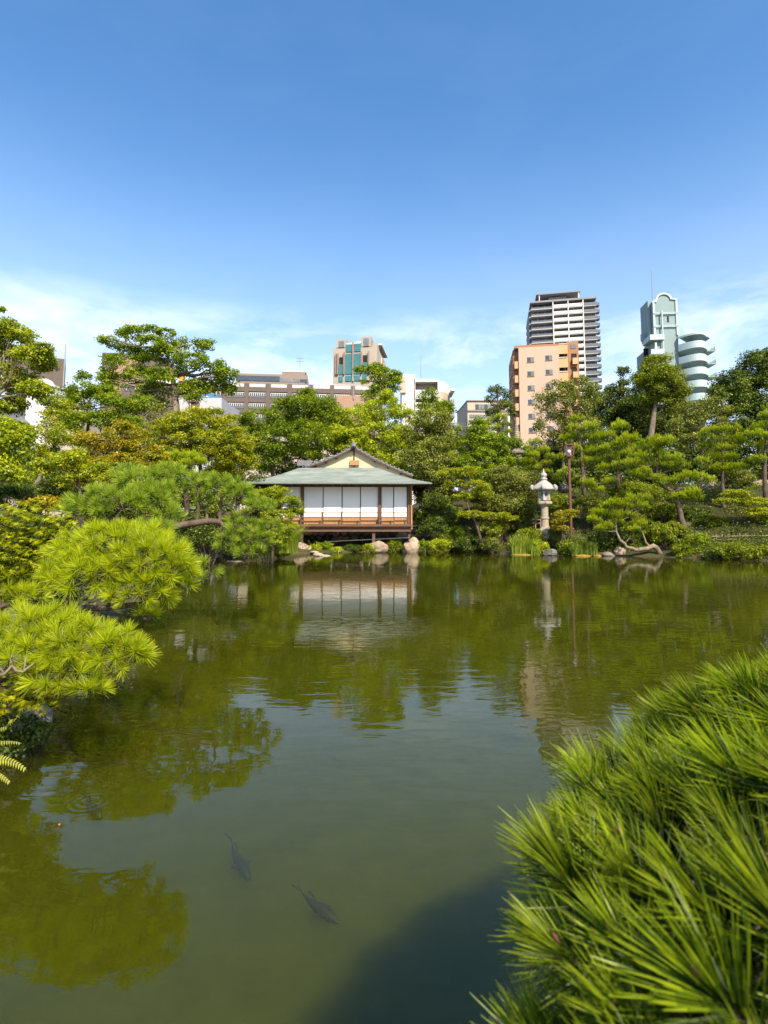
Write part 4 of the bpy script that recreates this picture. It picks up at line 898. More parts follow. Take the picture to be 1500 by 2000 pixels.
T('rounded yellow-green maple left of the pavilion roof', 'tree', 24,
  [(385,830,70,30),(345,850,50,34,.5),(440,845,40,30),(390,870,78,34,-.5),(450,885,44,34),(330,890,44,34,.5),(400,905,70,40,.5),(420,815,40,16),(465,870,34,34,1),(470,905,40,30,1),(310,850,40,30,1)],
  [(390,1000),(392,930),(388,880)], 'maple_y', .09, .34, 1.0, 1.1, .55)
T('orange tinted maple with turning leaves on the left', 'tree', 12.5,
  [(175,865,40,22),(245,850,50,24),(210,885,60,26,.5),(270,880,50,26),(150,900,36,24),(235,915,66,28,-.3),(190,935,50,22,.4),(300,905,30,30)],
  [(230,1010),(228,950),(222,900)], 'orange', .06, .20, .95, 1.0, .5, r0=.07)
T('olive maple mingling below the orange tinted one', 'tree', 11,
  [(130,900,46,26),(180,925,50,22),(240,940,52,22),(140,940,36,20),(290,930,40,22,.5),(90,915,24,20)], [(160,1000),(155,960),(150,920)], 'maple', .055, .18, 1, 1.0, .5, r0=.06)
T('small maple with a slender leaning trunk near the left edge', 'tree', 16, [(110,800,40,22,.3),(85,845,44,26),(135,860,36,22),(70,880,30,18),(110,890,36,16)],
  [(63,992),(68,950),(80,925),(98,905),(105,880)], 'maple', .075, .30, .85, .9, .55, 'bark_l', limbs=12, r0=.085)
T('bright lime green bushy tree at the left frame edge', 'tree', 13, [(0,850,46,40),(30,880,34,40),(-30,900,60,50),(20,925,34,24),(50,850,14,22)], [(-20,990),(-18,940),(-10,900)], 'lime', .08, .30, 1.0, 1.2, .8, limbs=5)
T('fresh green tree just left behind the pavilion', 'tree', 34,
  [(510,820,46,26),(560,800,36,24,.6),(480,855,44,34),(540,860,56,36,-.4),(600,860,50,40),(520,895,60,30,.4),(580,785,26,14)], [(535,980),(533,900),(535,850)], 'green', .13, .5, 1, 1.1, .65)
T('broad fresh green tree behind the pavilion ridge', 'tree', 37,
  [(590,800,44,24),(630,800,40,26),(600,770,24,12),(650,830,44,30,-.4),(590,835,50,34,.4),(560,835,34,26),(640,870,60,34)], [(622,980),(624,880),(622,820)], 'green', .13, .5, 1, 1.1, .65)
T('pale yellow-green tree behind the right slope of the pavilion roof', 'tree', 36,
  [(700,820,44,32),(745,800,44,28),(785,820,34,34,.3),(680,860,50,34,-.5),(740,860,56,38),(785,880,34,50,.4),(720,900,60,34),(760,775,24,14),(790,930,24,24)], [(745,990),(743,900),(742,830)], 'lime', .13, .46, 1, 1.1, .65)
T('umbrella shaped upper tree standing high behind the pavilion', 'tree', 44,
  [(715,722,26,9),(738,718,20,12),(752,735,34,18),(768,752,24,14),(742,760,22,14),(720,775,16,16),(770,735,18,10),(712,745,10,6)], [(742,900),(743,800),(745,765),(748,738)], 'green', .15, .48, .95, 1.1, .55, limbs=14, r0=.22)
T('grey-green evergreen tree right of the pavilion with dense mottled leaves', 'tree', 32.5,
  [(845,825,40,28),(820,850,40,34,.4),(870,855,34,34),(835,890,54,40),(865,920,44,36,-.3),(820,950,34,34,.4),(850,965,50,24,.2)], [(842,1010),(842,940),(840,860)], 'olive', .11, .42, 1.0, 1.1, .8, 'bark', limbs=10)
T('bright green sprouts of a tree reaching over the grey-green evergreen', 'tree', 37, [(838,775,22,16),(866,795,22,14),(828,795,20,10),(878,805,14,12),(850,800,24,14)], [(850,950),(852,860),(850,800)], 'green', .14, .42, .9, 1.1, .55, limbs=12, r0=.12)
T('dark thin topped tree rising in the gap left of the salmon block', 'tree', 39,
  [(968,762,18,10),(990,770,14,12),(958,778,12,8),(985,792,18,12),(962,805,20,8),(1000,805,12,10)], [(972,960),(974,850),(973,800),(970,755)], 'dark', .13, .36, .7, 1.2, .6, limbs=16, r0=.16)
T('layered green tree in the middle above the clipped evergreens', 'tree', 31.5,
  [(935,835,30,18),(955,865,46,22),(925,870,34,22,.4),(980,870,40,20),(950,900,60,24),(1000,905,36,26,.4),(915,905,34,20),(970,935,60,26,-.3),(930,850,20,26)], [(962,1010),(960,930),(955,850)], 'green', .10, .40, 1.0, 1.0, .5, limbs=10)
T('old tree with a bare broken limb reaching left over the gap', 'tree', 33, [(925,855,16,14),(935,835,20,10),(950,860,20,10)], [(965,1000),(950,900),(925,870),(908,852),(895,845)], 'olive', .11, .35, .8, 1.0, .6, 'bark_l', limbs=5, r0=.13)
T('wide glossy evergreen camellia left of the stone lantern', 'tree', 29.3,
  [(985,935,44,24),(1010,955,36,24),(960,965,44,26),(1000,985,44,24,-.3),(940,985,30,22),(1030,935,26,18,.5),(1035,975,24,20,.4),(1010,1005,36,14)], [(985,1040),(984,1000),(982,960)], 'olive', .085, .32, 1.1, 1.0, .75)
T('layered light maple with a slanting trunk in front of the camellia', 'maple', 28,
  [(885,925,34,10),(915,920,26,10),(930,950,30,12),(905,970,30,10,.3),(920,1005,30,8),(965,1008,36,8),(990,1012,24,7,.3),(890,945,24,10),(945,965,20,8)], [(941,1045),(928,1018),(916,1000),(912,970),(905,940)], 'maple', .075, .26, .9, 1.2, .45, limbs=12, r0=.07)
T('feathery olive tree in front of the salmon block with many thin stems', 'tree', 35,
  [(1085,765,30,20),(1130,760,40,22),(1060,790,24,22),(1110,795,50,30),(1160,775,24,22),(1075,830,34,28),(1130,835,44,30),(1090,860,40,20)], [(1100,960),(1100,880),(1105,820),(1110,775)], 'olive', .12, .42, .62, .9, .8, 'bark', limbs=26, r0=.12)
T('narrow clipped tree with a small round topknot', 'tree', 40, [(1217,725,15,11),(1218,748,14,9),(1216,765,18,10)], [(1220,900),(1219,800),(1218,740)], 'dark', .13, .40, 1, 1.2, .7, limbs=3, r0=.14)
T('dark evergreen mass behind the topknot tree', 'tree', 41, [(1190,790,34,40),(1230,810,40,36),(1165,800,24,34),(1205,850,60,40),(1260,840,34,40)], [(1205,960),(1205,880),(1205,800)], 'dark', .15, .6, 1.1, 1.2, .8)
T('large domed yellow-green tree with a bare pale trunk', 'tree', 35,
  [(1282,712,32,20),(1285,738,48,24),(1305,755,40,28,-.5),(1265,765,34,24),(1325,765,22,22),(1290,785,44,24,.5),(1330,790,16,18),(1250,745,18,16)], [(1268,900),(1271,850),(1277,810),(1284,775),(1285,740)], 'azalea', .12, .46, 1.1, 1.1, .7, 'bark_l', limbs=10, r0=.24)
T('dark shaded tree standing behind the domed tree', 'tree', 39, [(1250,800,40,40),(1330,830,50,40),(1290,850,60,50),(1240,870,40,30)], [(1292,960),(1292,880),(1290,820)], 'dark', .15, .6, 1.1, 1.2, .8)
T('thin brownish green tree with many upright stems right of the domed tree', 'tree', 33,
  [(1345,800,34,20),(1390,795,34,24),(1330,835,30,26),(1380,835,44,30),(1420,815,24,26),(1360,870,44,26),(1420,860,30,24)], [(1368,980),(1370,900),(1375,840),(1385,790)], 'olive', .11, .36, .55, .9, .7, 'bark_l', limbs=26, r0=.10)
T('huge dark tree filling the right edge of the skyline', 'tree', 36,
  [(1480,725,44,36),(1440,755,44,34),(1500,780,60,60),(1420,790,40,30),(1450,820,60,50),(1400,770,20,20),(1540,720,60,60),(1480,870,80,50),(1475,702,20,18)], [(1480,1000),(1480,900),(1482,800)], 'dark', .15, .65, 1.2, 1.2, .8)
T('low dark trees closing the garden behind the right pines', 'tree', 37, [(1130,890,60,34),(1200,905,60,40),(1290,915,70,40),(1380,905,60,40),(1450,930,70,40),(1175,940,60,30),(1230,945,60,26),(1120,930,50,30)], [(1290,990),(1290,950),(1290,900)], 'dark', .15, .6, 1.2, 1.2, .8)
T('dark green hedge tree behind the left maples', 'tree', 29, [(60,930,80,40),(150,960,70,34),(240,965,70,30),(330,960,60,34),(430,950,60,34),(500,960,50,34)], [(240,1020),(240,980),(240,950)], 'dark', .13, .5, 1.1, 1.2, .8)
T('dark evergreen hedge closing the middle behind the pavilion', 'tree', 40, [(880,900,60,50),(800,900,50,50),(960,900,60,50),(1040,910,60,40),(700,880,60,40),(560,900,60,40)], [(850,990),(850,950),(850,900)], 'dark', .15, .6, 1.0, 1.1, .8)
T('dark green shrub tree right behind the pavilion corner', 'tree', 30.8, [(845,985,34,22),(870,1000,34,22),(830,1010,28,20)], [(846,1040),(846,1010),(846,985)], 'dark', .09, .32, 1.1, 1.2, .8)
T('delicate maple with a low arching branch at the right edge', 'maple', 26.2, [(1440,965,30,9),(1465,980,30,9),(1420,978,26,7),(1480,1000,30,9,-.2),(1500,1015,24,10)], [(1515,1040),(1490,1010),(1465,992),(1440,975)], 'maple', .07, .24, .95, 1.3, .45, 'bark_l', limbs=10, r0=.05)
T('light maple whose branches spill in front of the pavilion left bay', 'maple', 21,
  [(540,962,30,11),(566,980,24,12,-.2),(525,982,30,13),(572,1000,22,12),(545,1010,36,16),(560,1033,26,14),(528,1045,28,18),(500,1000,26,14,.3),(512,965,24,9),(584,998,10,8),(550,1052,22,16)], [(530,1082),(534,1045),(540,1010),(545,975)], 'lime', .06, .22, 1.0, 1.4, .5, limbs=12, r0=.05)

# ---- cloud pines on the right slope and middle
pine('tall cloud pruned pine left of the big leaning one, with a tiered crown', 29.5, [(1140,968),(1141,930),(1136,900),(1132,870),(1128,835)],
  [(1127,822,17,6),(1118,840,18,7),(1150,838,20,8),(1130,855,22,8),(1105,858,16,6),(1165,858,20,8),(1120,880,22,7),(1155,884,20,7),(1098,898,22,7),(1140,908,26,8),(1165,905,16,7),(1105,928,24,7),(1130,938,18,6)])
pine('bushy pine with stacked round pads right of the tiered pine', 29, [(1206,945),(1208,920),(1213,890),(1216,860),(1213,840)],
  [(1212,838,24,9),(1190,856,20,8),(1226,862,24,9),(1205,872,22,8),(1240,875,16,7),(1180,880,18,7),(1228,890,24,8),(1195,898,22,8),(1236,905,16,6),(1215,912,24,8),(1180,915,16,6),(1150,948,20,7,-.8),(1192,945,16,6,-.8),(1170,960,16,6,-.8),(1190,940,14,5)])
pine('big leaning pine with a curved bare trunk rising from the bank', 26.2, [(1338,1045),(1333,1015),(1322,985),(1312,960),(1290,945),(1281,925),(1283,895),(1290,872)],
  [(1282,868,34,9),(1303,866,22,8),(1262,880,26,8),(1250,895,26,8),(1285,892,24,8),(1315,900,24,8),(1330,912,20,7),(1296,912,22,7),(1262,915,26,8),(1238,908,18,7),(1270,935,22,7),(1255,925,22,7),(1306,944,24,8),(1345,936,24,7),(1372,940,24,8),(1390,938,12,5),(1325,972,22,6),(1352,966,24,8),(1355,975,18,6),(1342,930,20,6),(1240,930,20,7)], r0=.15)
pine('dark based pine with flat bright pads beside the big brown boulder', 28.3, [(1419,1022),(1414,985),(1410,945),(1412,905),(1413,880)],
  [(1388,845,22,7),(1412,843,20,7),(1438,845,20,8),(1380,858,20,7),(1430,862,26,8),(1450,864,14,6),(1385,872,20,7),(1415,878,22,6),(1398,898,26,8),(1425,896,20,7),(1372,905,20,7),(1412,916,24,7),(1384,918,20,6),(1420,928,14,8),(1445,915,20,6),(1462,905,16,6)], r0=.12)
pine('pine at the right frame edge with long flat pads', 27.5, [(1496,980),(1494,930),(1492,880),(1495,830)],
  [(1500,815,20,7),(1490,838,30,8),(1478,852,26,7),(1505,858,24,8),(1485,872,22,7),(1500,890,24,8),(1480,900,20,6),(1510,800,20,7)])
pine('short pine with a trunk bent horizontally just above the water', 25.3, [(1292,1073),(1276,1066),(1262,1071),(1243,1074),(1225,1068),(1211,1055),(1205,1038),(1202,1020)],
  [(1235,980,22,8),(1262,978,16,7),(1225,992,18,6),(1255,990,14,6),(1190,990,22,7),(1205,984,18,6),(1172,1004,22,7),(1200,1008,24,7),(1228,1008,18,6),(1160,1018,20,6),(1183,1030,22,6),(1172,1036,16,5),(1248,1028,20,7),(1240,1036,16,5),(1205,1022,20,6)], bark='bark_l', r0=.12)
pine('small bright pine beside the pagoda spire', 30.5, [(1052,975),(1050,930),(1047,890),(1045,868)], [(1047,865,16,5),(1030,878,14,5),(1062,882,16,6),(1040,892,18,6),(1072,895,14,6),(1035,905,18,6),(1068,908,16,5),(1045,918,18,6),(1025,925,14,5),(1070,925,14,5),(1088,940,16,6)])
pine('bright pine above the layered tree near the beige block', 35, [(974,960),(975,900),(978,850),(976,825)], [(978,818,16,6),(960,824,14,5),(988,830,14,5),(970,838,14,5),(992,846,12,5),(950,832,12,5)])
pine('dark pine tucked behind the grey-green evergreen', 35.5, [(880,980),(880,920),(882,880)], [(872,868,18,8),(892,882,20,7),(880,896,22,8),(900,902,16,7),(870,910,18,7),(885,850,12,7)])
pine('flat topped pine peeping above the left foreground pines', 13.5, [(366,985),(362,940),(364,915)], [(340,900,38,9),(372,896,30,8),(318,910,24,7),(390,903,18,6),(355,912,30,7)], r0=.07)

# ---- shrubs along the shore
SH = [('spreading mossy shrub beside the bamboo fence posts', 1392,1022,34,12,27.4,'azalea'),
 ('low olive shrub above the right end of the bamboo fence', 1462,1018,30,12,27.6,'olive'),
 ('rounded shrub low on the slope under the brown boulder', 1368,1012,26,12,28.2,'dark'),('loose shrub on the slope behind the leaning pine trunk', 1290,1000,40,16,28.6,'azalea'),
 ('dark mounded shrub at the foot of the pine beside the brown boulder', 1440,1005,44,16,28.4,'dark'),
 ('olive shrub left of the brown boulder', 1335,975,30,18,30.5,'olive'),
 ('pale leafed shrub right of the flat bright pads', 1465,965,34,16,30.5,'azalea'),
 ('dark shrub in the middle of the slope above the bent pine', 1220,1000,36,14,28.6,'dark'),('small round bush at the waterline left of the low mossy rock', 1335,1078,22,13,24.7,'azalea'),
 ('low dark bush overhanging the water right of the mossy rock', 1392,1084,22,10,23.9,'dark'),
 ('tall dark shrub filling the gap under the left limbs of the pine', 415,1020,50,34,22,'dark'),
 ('dense dark shrub behind the slender leaning maple trunk', 30,975,60,30,15,'dark'),
 ('bushy olive shrub behind the flat topped pine', 400,985,60,30,22,'olive'),('clipped round azalea dome below the stone lantern', 1035,1050,30,18,27.6,'azalea'),
 ('yellowish broadleaf shrub at the waterline under the lantern', 1052,1068,20,14,26.8,'lime'),
 ('dark shrub between the lantern and the red lamp post', 1092,1050,24,22,27,'dark'),
 ('bushy green shrub right of the lamp post foot', 1118,1070,30,16,26.2,'green'),
 ('shaded shrub under the small waterside pine', 1190,1052,44,18,26.9,'dark'),
 ('large clipped azalea mound beside the leaning pine foot', 1308,1048,38,30,26.0,'azalea'),
 ('spreading azalea behind the bent pine', 1250,1035,34,26,27.0,'azalea'),
 ('round leafy bush with pale new leaves right of the leaning pine foot', 1364,1064,26,24,24.6,'green'),
 ('long clipped hedge at the right waterline', 1438,1079,50,16,23.6,'azalea'),
 ('end of the clipped hedge at the right frame edge', 1497,1082,26,16,22.9,'azalea'),
 ('dark shrub up the slope between lantern and pines', 1085,985,34,22,29.6,'azalea'),
 ('low shrub on the slope left of the leaning trunk', 1240,965,60,22,29.5,'azalea'),
 ('dark ground shrub below the brown boulder', 1350,1005,44,14,29,'dark'),
 ('leafy shrub on the slope right of the brown boulder', 1440,935,30,18,30.5,'olive'),
 ('dark shrub under the right edge pine', 1480,985,34,18,29.5,'dark'),
 ('shrub on the slope below the cloud pines', 1160,985,40,18,29,'olive'),
 ('fatsia like bush with yellow edged leaves right of the corner boulder', 858,1068,26,14,28.8,'lime'),
 ('small fresh green plant beside the tan corner boulder', 828,1068,13,12,28.6,'green'),
 ('dark leafy bush right of the pavilion floor', 850,1030,36,24,29.6,'dark'),
 ('medium green bush in the middle of the far bank', 890,1052,30,22,29.2,'green'),
 ('dark rounded bush below the layered maple', 915,1062,34,18,28.6,'dark'),
 ('clipped mound left of the azalea dome', 955,1040,26,17,28.2,'azalea'),
 ('small clipped mound under the maple trunk', 975,1030,20,11,28.6,'maple'),
 ('shrub with mixed pale leaves left of the reeds', 960,1066,24,14,27.8,'olive'),
 ('shaded bush beside the thin brush fence', 1010,1025,34,12,29.6,'olive'),
 ('yellow-green foliage growing in front of the middle boulder', 722,1073,15,9,28.25,'lime'),
 ('yellow leaved plant left of the deck shadow', 615,1073,15,9,28.4,'lime'),
 ('green leafy plant under the deck on the left', 635,1067,18,10,28.7,'green'),
 ('yellow plant at the waterline under the deck', 655,1075,18,6,28.6,'lime'),
 ('dark plants under the middle of the deck', 690,1072,26,7,29,'dark'),
 ('leafy plant between the two right boulders', 770,1068,18,14,28.9,'azalea'),
 ('green shrub left of the grass clump', 470,1070,44,20,22.8,'green'),
 ('shaded ground shrub under the foreground pine on the left bank', 410,1060,40,28,21.5,'dark'),
 ('tall bushy shrub below the light maple', 520,1062,34,24,22.2,'green'),
 ('yellow leaved ground plant at the left waterline', 550,1082,18,6,24.2,'lime'),
 ('dark shrub on the left bank behind the pines', 360,1040,44,40,20,'dark'),
 ('broad shrub behind the near left pine', 250,1010,90,40,16,'azalea'),
 ('red tinged shrub behind the left maple', 95,985,40,14,11,'orange'),
 ('dark shrubbery beneath the left trees', 110,960,90,34,19,'dark'),
 ('dark leafy shrub deep in shade of the near left bank', 30,1180,120,110,7.2,'dark'),
 ('dark green shrub under the long pine bough', 330,1075,60,30,17,'dark')]
for s_ in SH:
    big = s_[5] < 12
    shrub(*s_[:7], lsize=.075 if s_[5] > 20 else .06, cl=.26 if s_[5] > 20 else .22)
shrub('small orange maple glowing beside the lamp post', 1102, 1010, 24, 13, 26.25, 'orange', .07, .2, 1.2, 'maple_shrub', 'maple', .5, extra=((1115, 1000, 16, 6), (1088, 1020, 14, 8), (1095, 1032, 16, 6)))
shrub('ground cover of low dark plants on the far bank', 900, 1066, 44, 9, 29.5, 'dark', .07, .2)

# ---- reeds and grass clumps
def grass(label, px, py, wpx, hpx, d, n=260, leaf='grass', bend=.35):
    c = W(px, py, d); s = d / F; hw = wpx * s / 2; h = hpx * s
    B0 = np.stack([c.x + rng.uniform(-hw, hw, n), c.y + rng.uniform(-hw * .5, hw * .5, n), np.full(n, c.z - .05)], 1)
    k = nrm(rng.normal(size=(n, 3)) * np.array([1, 1, 0]) + 1e-6); hh = h * rng.uniform(.55, 1.1, (n, 1)); P = []
    side = nrm(np.cross(k, [0, 0, 1.0]) + rng.normal(size=(n, 3)) * .3) * (.012 + .0 * hh)
    pts = [B0, B0 + k * hh * bend * .25 + np.array([0, 0, 1]) * hh * .6, B0 + k * hh * bend + np.array([0, 0, 1]) * hh * .92]
    A = np.stack([pts[0] - side, pts[0] + side, pts[1] + side * .8, pts[1] - side * .8], 1); A2 = np.stack([pts[1] - side * .8, pts[1] + side * .8, pts[2] + side * .15, pts[2] - side * .15], 1)
    P = np.concatenate([A, A2]) - npw(c); t = rng.uniform(.2, .8, n); o = link('grass_clump', quadmesh('grass_clump', P, np.concatenate([t, t + .15]), M[leaf]), None, c); o['kind'] = 'thing'; del o['kind']
    return tag(o, label, 'grass')
grass('tall reeds at the waterline below the azalea dome', 1020, 1082, 44, 42, 26.8, 420)
grass('reed tuft in front of the green shrub right of the pointed rock', 1140, 1083, 50, 28, 25.8, 300)
grass('small grass tuft left of the pointed grey rock', 1045, 1082, 16, 22, 26.4, 90)
grass('long arching bright grass clump left of the pavilion post', 562, 1078, 34, 58, 23.6, 520, bend=.6)
grass('thin grass beside the bent pine trunk', 1155, 1080, 18, 26, 25.7, 90)
M['moss'] = mat('golden moss', (.30, .20, .03), 1, .4, 6, .03)
for px, w_, d, lb in ((1020, 50, 26.6, 'golden moss edging the bank under the tall reeds'), (1136, 40, 25.7, 'golden moss edging the bank under the right reed tuft'), (1165, 16, 25.7, 'small golden moss patch left of the low dark rock')):
    c = W(px, 1085 if px < 1100 else 1086, d); r = w_ * d / F / 2; o = mk('moss_bank', rock_mb(c, (r, .35, .09), px, 2, 0), M['moss'], loc=c); tag(o, lb, 'moss')

# ---- near pines on the left: every shoot is a part
def shoot_mesh(name, n, Ln, wd, stem, spread, m, segs=1, bend=.1):
    """one pine shoot pointing along +Z: needles along a short stem"""
    t = rng.uniform(0, 1, n) ** .7; az = rng.uniform(0, 2 * math.pi, n); el = (1 - t) * spread + rng.uniform(.05, .30, n) * spread
    d = np.stack([np.sin(el) * np.cos(az), np.sin(el) * np.sin(az), np.cos(el)], 1); base = np.stack([0 * t, 0 * t, (t - 1) * stem], 1) + d * .004
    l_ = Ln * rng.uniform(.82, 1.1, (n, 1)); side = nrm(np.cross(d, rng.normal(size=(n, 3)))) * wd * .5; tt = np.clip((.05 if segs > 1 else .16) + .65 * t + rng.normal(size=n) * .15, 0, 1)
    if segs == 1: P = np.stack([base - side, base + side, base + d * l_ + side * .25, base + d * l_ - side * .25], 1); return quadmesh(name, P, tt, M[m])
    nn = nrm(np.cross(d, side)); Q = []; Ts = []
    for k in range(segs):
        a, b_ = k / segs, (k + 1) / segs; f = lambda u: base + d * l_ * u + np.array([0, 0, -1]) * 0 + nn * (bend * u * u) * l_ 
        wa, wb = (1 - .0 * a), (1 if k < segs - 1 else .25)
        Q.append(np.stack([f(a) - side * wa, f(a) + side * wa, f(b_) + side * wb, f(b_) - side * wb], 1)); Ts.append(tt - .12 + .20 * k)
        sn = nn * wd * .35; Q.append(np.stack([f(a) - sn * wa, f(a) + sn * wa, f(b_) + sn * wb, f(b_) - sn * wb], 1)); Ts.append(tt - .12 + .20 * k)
    return quadmesh(name, np.concatenate(Q), np.concatenate(Ts), M[m])
def orient(o, dv):
    q = Vector(dv).normalized().to_track_quat('Z', 'Y'); o.rotation_mode = 'QUATERNION'; from mathutils import Quaternion
    o.rotation_quaternion = q @ Quaternion((0, 0, 1), random.uniform(0, 6.28))
SN = [shoot_mesh('pine_shoot', 110, .098, .0042, .022, 1.35, 'pine_n') for _ in range(5)]
SB = [shoot_mesh('pine_shoot', 80, .115, .0075, .03, 1.3, 'pine_b') for _ in range(4)]
def near_pine(label, d, trunk, lobes, meshes, sc=1.0, r0=.06, spacing=.13, twigs=True, maxn=290):
    base = W(trunk[0][0], trunk[0][1], trunk[0][2] if len(trunk[0]) > 2 else d); root = thing('pine_tree', base, label, 'pine')
    tp = [W(p[0], p[1], p[2] if len(p) > 2 else d) for p in trunk]; path = []
    for a, c in zip(tp, tp[1:]):
        for t in (0, .33, .66): path.append(a.lerp(c, t) + Vector([random.uniform(-.02, .02) for _ in range(3)]))
    path.append(tp[-1]); rr = [r0 * (1 - .6 * i / (len(path) - 1)) for i in range(len(path))]; mk('trunk', MB().tube(path, rr, 9), M['bark'], root, smooth=True)
    allp = []; tw = MB(); cand = []
    for lo in lobes:
        px, py, rx, ry, dd = lo; s = dd / F; c = W(px, py, dd); rr3 = Vector((rx * s, rx * s * .85, ry * s)); hub = c - Vector((0, 0, ry * s * .35))
        j = min(range(len(path)), key=lambda j: (path[j] - hub).length); mk('branch', MB().tube(limb_path(path[j], hub, 5, .07), [rr[j] * .6, rr[j] * .5, rr[j] * .4, rr[j] * .3, rr[j] * .25, rr[j] * .2], 7), M['bark'], root, smooth=True)
        n = int(2 * math.pi * rr3.x * (rr3.y + rr3.z) / 2 / spacing ** 2 * 1.25); pts = []
        for _ in range(n * 12):
            if len(pts) >= n: break
            dv = Vector((random.gauss(0, 1), random.gauss(0, 1) - .35, random.gauss(0, 1) + .5)).normalized()
            if dv.z < -.55: continue
            k = random.uniform(.62, 1.04); p = c + Vector((dv.x * rr3.x, dv.y * rr3.y, dv.z * rr3.z)) * k
            if any((p - q).length < spacing * .62 for q, _, _ in pts): continue
            pts.append((p, dv, hub))
        cand += pts
    random.shuffle(cand)
    for p, dv, hub in cand[:maxn]:
        o = link('pine_shoot', random.choice(meshes), root, p - base); o.scale = (sc * random.uniform(.85, 1.12),) * 3
        orient(o, dv * 1.0 + Vector((random.uniform(-.3, .3), random.uniform(-.45, .0), .45)))
        if twigs and random.random() < .75: tw.tube([p, p.lerp(hub, .35) - Vector((0, 0, .03)), p.lerp(hub, .8)], [.004, .006, .009], 4)
    if twigs: o = mk('twigs', tw, M['bark'], root); o['kind'] = 'stuff'
    return root
near_pine('bright yellow-green pine bough reaching over the water, the upper near one at left', 4.4, [(-140,1330,4.6),(40,1240,4.5),(170,1190,4.4),(300,1180,4.4)],
  [(235,1070,105,46,4.5),(300,1100,78,52,4.3),(190,1120,90,42,4.3),(150,1085,50,40,4.7),(265,1155,70,34,4.25),(340,1130,42,40,4.4),(285,1205,26,14,4.3)], SN, 1.0, .045, .125)
near_pine('lowest bright pine bough with starry shoots at the left frame edge', 3.75, [(-150,1420,3.9),(-20,1330,3.8),(90,1310,3.8),(190,1300,3.7)],
  [(60,1235,110,44,3.9),(150,1260,90,44,3.75),(225,1275,62,38,3.7),(20,1290,60,36,3.6),(120,1320,70,30,3.6),(265,1285,28,24,3.75),(170,1352,36,14,3.55),(-50,1270,60,60,3.8)], SN, .95, .035, .12)
near_pine('darker pine tufts between the two bright left boughs', 5.2, [(-160,1300),(-20,1200),(60,1160)], [(0,1140,60,30,5.2),(50,1165,40,18,5.1),(-40,1180,60,40,5.3)], SN, 1.0, .04, .14)
near_pine('blue-green rounded pine dome at the left behind the bright boughs', 7.6, [(60,1200),(120,1090),(200,1030)],
  [(240,985,95,32,7.7),(300,970,52,30,7.9),(170,1000,46,26,7.5),(330,1010,26,24,7.6),(285,940,52,20,8.2),(330,925,40,12,8.4),(250,925,30,12,8.4),(300,1030,40,14,7.3)], SB, 1.1, .07, .17)
near_pine('pine with dark twisting limbs reaching right towards the pavilion', 8.8, [(170,1150),(260,1050),(360,1023),(430,1018),(432,1000),(470,1005)],
  [(385,945,38,20,8.9),(430,950,44,20,8.8),(465,965,38,18,8.7),(400,985,24,14,9),(505,990,34,13,8.6),(470,1035,34,28,8.6),(500,1050,34,22,8.5),(450,1060,30,18,8.6),(525,1030,24,16,8.6),(490,1078,26,12,8.5),(370,965,20,14,9.1)], SB, 1.0, .075, .165)
near_pine('dark low pine tip hanging over the water behind the bright bough', 6.2, [(200,1160),(330,1120),(390,1112)], [(400,1110,22,16,6.2),(385,1130,16,8,6.2)], SB, .9, .02, .15)

# ---- maples with star leaves near the camera
def star_mesh(m):
    bm = MB(); pts = []; angs = [-115, -70, -33, 0, 33, 70, 115]; ln = [.45, .78, .95, 1.0, .95, .78, .45]; rim = []
    for i, (a, l_) in enumerate(zip(angs, ln)):
        rim.append((l_ * math.sin(R(a)), l_ * math.cos(R(a)), -.10 * l_))
        if i < 6: am = R((a + angs[i + 1]) / 2); rim.append((.30 * math.sin(am), .30 * math.cos(am), .02))
    P = []
    for i in range(0, len(rim), 2):
        a = rim[i - 1] if i else (-.06, -.08, 0); b_ = rim[i]; c = rim[i + 1] if i + 1 < len(rim) else (.06, -.08, 0); P.append([(0, 0, 0), a, b_, c])
    P = np.array(P); return P
STAR = star_mesh(None)
def star_cloud(C, Nn, size):
    n = len(C); up = nrm(Nn); out_ = nrm(rng.normal(size=(n, 3)) * np.array([1, 1, .3]) + np.array([0, 0, -.6])); yv = nrm(out_ - (out_ * up).sum(1, keepdims=True) * up); xv = np.cross(yv, up)
    s = size * rng.uniform(.7, 1.2, (n, 1, 1, 1)); loc = STAR[None] * s
    return (C[:, None, None, :] + loc[..., 0:1] * xv[:, None, None, :] + loc[..., 1:2] * yv[:, None, None, :] + loc[..., 2:3] * up[:, None, None, :]).reshape(-1, 4, 3)
